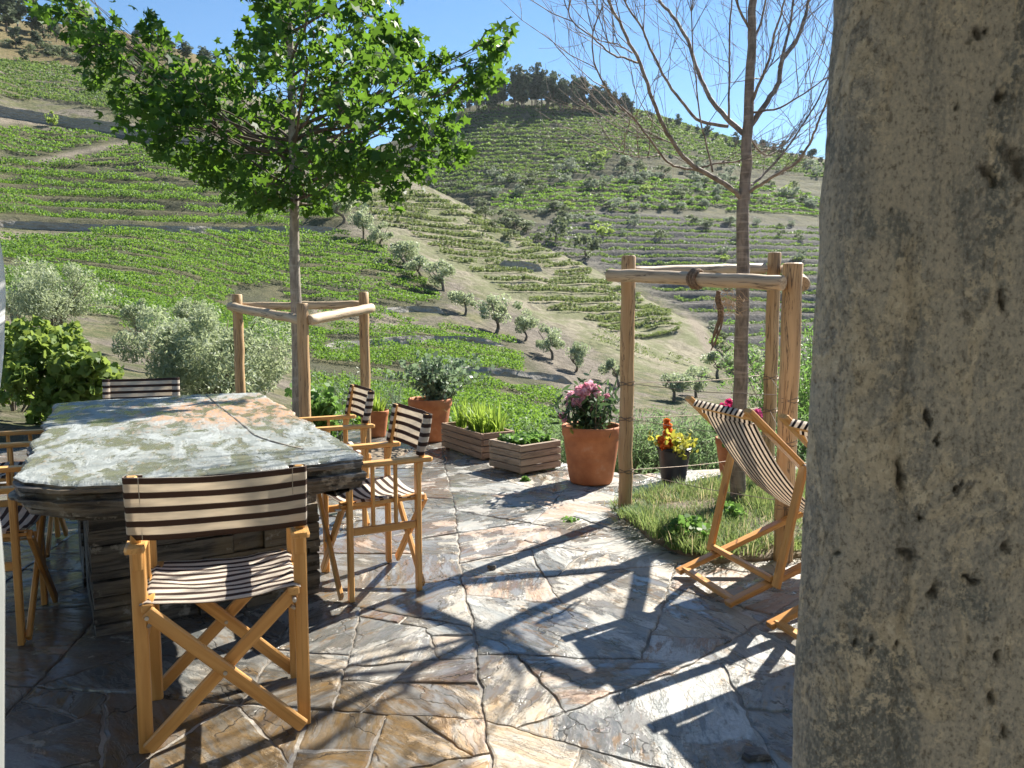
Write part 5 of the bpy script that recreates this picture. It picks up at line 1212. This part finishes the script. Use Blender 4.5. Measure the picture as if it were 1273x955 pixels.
# ------------------------------------------------------------------ grass and weeds in the bed of the tall guard
m_grass = leaf_mat('grass_blade', (.05, .12, .03), (.145, .25, .075), .4, .6, .2, (.42, .50, .16), cc=(.42, .36, .20))
m_straw = leaf_mat('dry_grass_blade', (.30, .25, .13), (.44, .38, .22), .35, .7, .2)
bp = np.array(BED_R); bc = bp.mean(0)
def in_bed(n, k=1.03):
    out = []
    while len(out) < n:
        q = np.array([rng.uniform(bp[:, 0].min() - .1, min(bp[:, 0].max(), 3.0)), rng.uniform(bp[:, 1].min() - .1, bp[:, 1].max() + .1)])
        if inpoly([bc[0] + (q[0] - bc[0]) / k], [bc[1] + (q[1] - bc[1]) / k], [tuple(v) for v in bp])[0]: out.append(q)
    return np.array(out)
def tufts(name, pts, nb, spread, hgt, w, m, label, z=.05, seg=5):
    Vs, Fs_, Rs_, o_ = [], [], [], 0
    for q in pts:
        g_ = .6 + .55 * noise(q[0] * 1.9, q[1] * 1.9, 0, 12) ; V, F_, r_ = blades(nb, spread, hgt * max(.3, g_ + .25), w, 1.7, .05, seg); V = V + np.array((q[0], q[1], z)); Vs.append(V); Fs_.append(F_ + o_); Rs_.append(r_ ); o_ += len(V)
    o = link(name, np.concatenate(Vs), np.concatenate(Fs_), m, None, False, rnd=np.concatenate(Rs_)); return tag(o, label, 'grass', None, 'stuff')
tufts('grass', in_bed(1000), 24, .09, .115, .0038, m_grass, 'wild green grass growing in the bed under the bare tree')
tufts('dry_grass', in_bed(120, 1.06), 8, .10, .17, .0024, m_straw, 'dry straw coloured grass stalks among the green grass of the bed')
def weed(loc, r, h, n, lab, m=None, lw=.035):
    t = tag(empty('weed', loc), lab, 'plant'); C = ball(n, (r, r, h), .3); C[:, 2] = np.abs(C[:, 2]); V, F_, r_ = leaves(C, lw * rng.uniform(.6, 1.3, n), LOBED, .8, .1); link('leaves', V, F_, m or m_herb, t, False, rnd=r_)
    mb = MB()
    for q in range(6): e = ball(1, (r * .8, r * .8, h * .8), .5)[0]; e[2] = abs(e[2]); mb.tube([np.zeros(3) - (0, 0, .03), e], .003, 4, False)
    mb.build('stems', m_oltrunk, t)
q = PZ(858, 684); weed((q[0], q[1], .04), .15, .15, 420, 'broad leaved dark green weed in the grass beside the deck chair')
q = PZ(905, 660); weed((q[0], q[1], .05), .11, .12, 260, 'second broad leaved weed in the grass, behind the deck chair leg')
q = PZ(653, 598); weed((q[0], q[1], .0), .035, .035, 70, 'tiny green weed sprouting at the corner of the square planter', None, .022)
q = PZ(708, 647); weed((q[0], q[1], .0), .055, .02, 90, 'tiny yellow green weed in a paving joint near the guard post', m_herb, .016)
# small plants round the leafy tree
for (a, c_, Y, r_, h_, lab, mm, lw) in [(396, 486, 6.9, .16, .34, 'green leafy plant at the foot of the leafy tree', m_herb, .06), (418, 500, 7.3, .30, .42, 'grey green rosemary-like bush between the leafy tree and the chairs', m_euc, .04), (362, 512, 6.0, .16, .14, 'low green plant in front of the leafy tree trunk', m_herb, .05), (487, 525, 8.3, .22, .30, 'small grey herb bush between the small and the wide pot', m_euc, .035)]:
    t = tag(empty('garden_plant', (*PY(a, 500, Y)[:2], 0)), lab, 'plant'); stem_plant(t, 'foliage', 26, h_ * 1.6, r_, lw, mm, LANCE if mm is m_euc else LOBED, 60, -.2, .1)
# shrubs just below the patio edge on the right
m_feath = leaf_mat('feathery_leaf', (.07, .125, .05), (.16, .235, .10), .4, .6, .2)
SHL = [(790,585,6.9,.45,'feathery green shrub below the patio edge, beside the tall guard post'),(820,588,7.0,.42,'feathery green shrub below the patio edge behind the black pot'),(856,585,7.0,.45,'feathery green shrub below the patio edge right of the black pot'),(884,580,7.3,.40,'feathery green shrub below the patio edge behind the deck chair'),(770,590,7.2,.40,'feathery green shrub behind the oleander pot'),(935,565,7.6,.5,'feathery green shrub behind the bare tree trunk'),(700,560,8.2,.45,'feathery shrub between the square planter and the oleander pot')]
for (a, c_, Y, r_, lab) in SHL:
    q = PY(a, c_, Y); q[2] = -.55; top = PY(a, 545, Y)[2]
    t = tag(empty('shrub', q), lab, 'shrub', 'feathery shrubs below the patio edge'); stem_plant(t, 'foliage', 60, top + .75, r_, .05, m_feath, LANCE, 70, -.6, .25, .1, .003, 0, .2)
SH2 = [(990,520,9.5,.75,1.25,'dark green bush right of the tall guard stakes'),(1010,500,11,.8,1.5,'second dark green bush beyond the tall guard stakes')]
for (a, c_, Y, r_, h_, lab) in SH2:
    q = PY(a, 560, Y); q[2] = -.7; t = tag(empty('shrub', q), lab, 'shrub'); stem_plant(t, 'foliage', 60, h_ + .3, r_, .07, m_herb, LANCE, 110, -.3, .15, .1, .006, 0, .25)
# loose pieces of slate on the patio
for (a, c_, s_, lab) in [(938, 942, .05, 'small dark chip of slate lying on the patio near the pillar'), (612, 708, .03, 'tiny slate chip lying on the sunlit paving')]:
    q = PZ(a, c_); k = 9; an = np.linspace(0, 6.283, k, endpoint=False); rr = s_ * rng.uniform(.6, 1.1, k); V = [(rr[i] * math.cos(an[i]) * f, rr[i] * .7 * math.sin(an[i]) * f, z) for f, z in ((1, 0), (.95, .012), (.8, .018)) for i in range(k)]
    o = link('slate_chip', V, [(r * k + i, r * k + (i + 1) % k, (r + 1) * k + (i + 1) % k, (r + 1) * k + i) for r in range(2) for i in range(k)] + [tuple(2 * k + i for i in range(k))], m_edge); o.location = (q[0], q[1], .004); tag(o, lab, 'stone')

# ------------------------------------------------------------------ valley air
hz, nt, b = mk('haze'); nt.nodes.remove(b)
pv = nd(nt, 'VolumePrincipled', {'Density': .00006, 'Color': (.80, .89, 1.0), 'Anisotropy': .25}); nt.links.new(pv.outputs[0], nt.nodes['Material Output'].inputs['Volume'])
x_, y0_, y1_, z0_, z1_ = 1650, -8, 905, -60, 230
tag(link('haze', [(-x_, y0_, z0_), (x_, y0_, z0_), (x_, y1_, z0_), (-x_, y1_, z0_), (-x_, y0_, z1_), (x_, y0_, z1_), (x_, y1_, z1_), (-x_, y1_, z1_)], [(3, 2, 1, 0), (4, 5, 6, 7), (0, 1, 5, 4), (1, 2, 6, 5), (2, 3, 7, 6), (3, 0, 4, 7)], hz), kind='stuff')
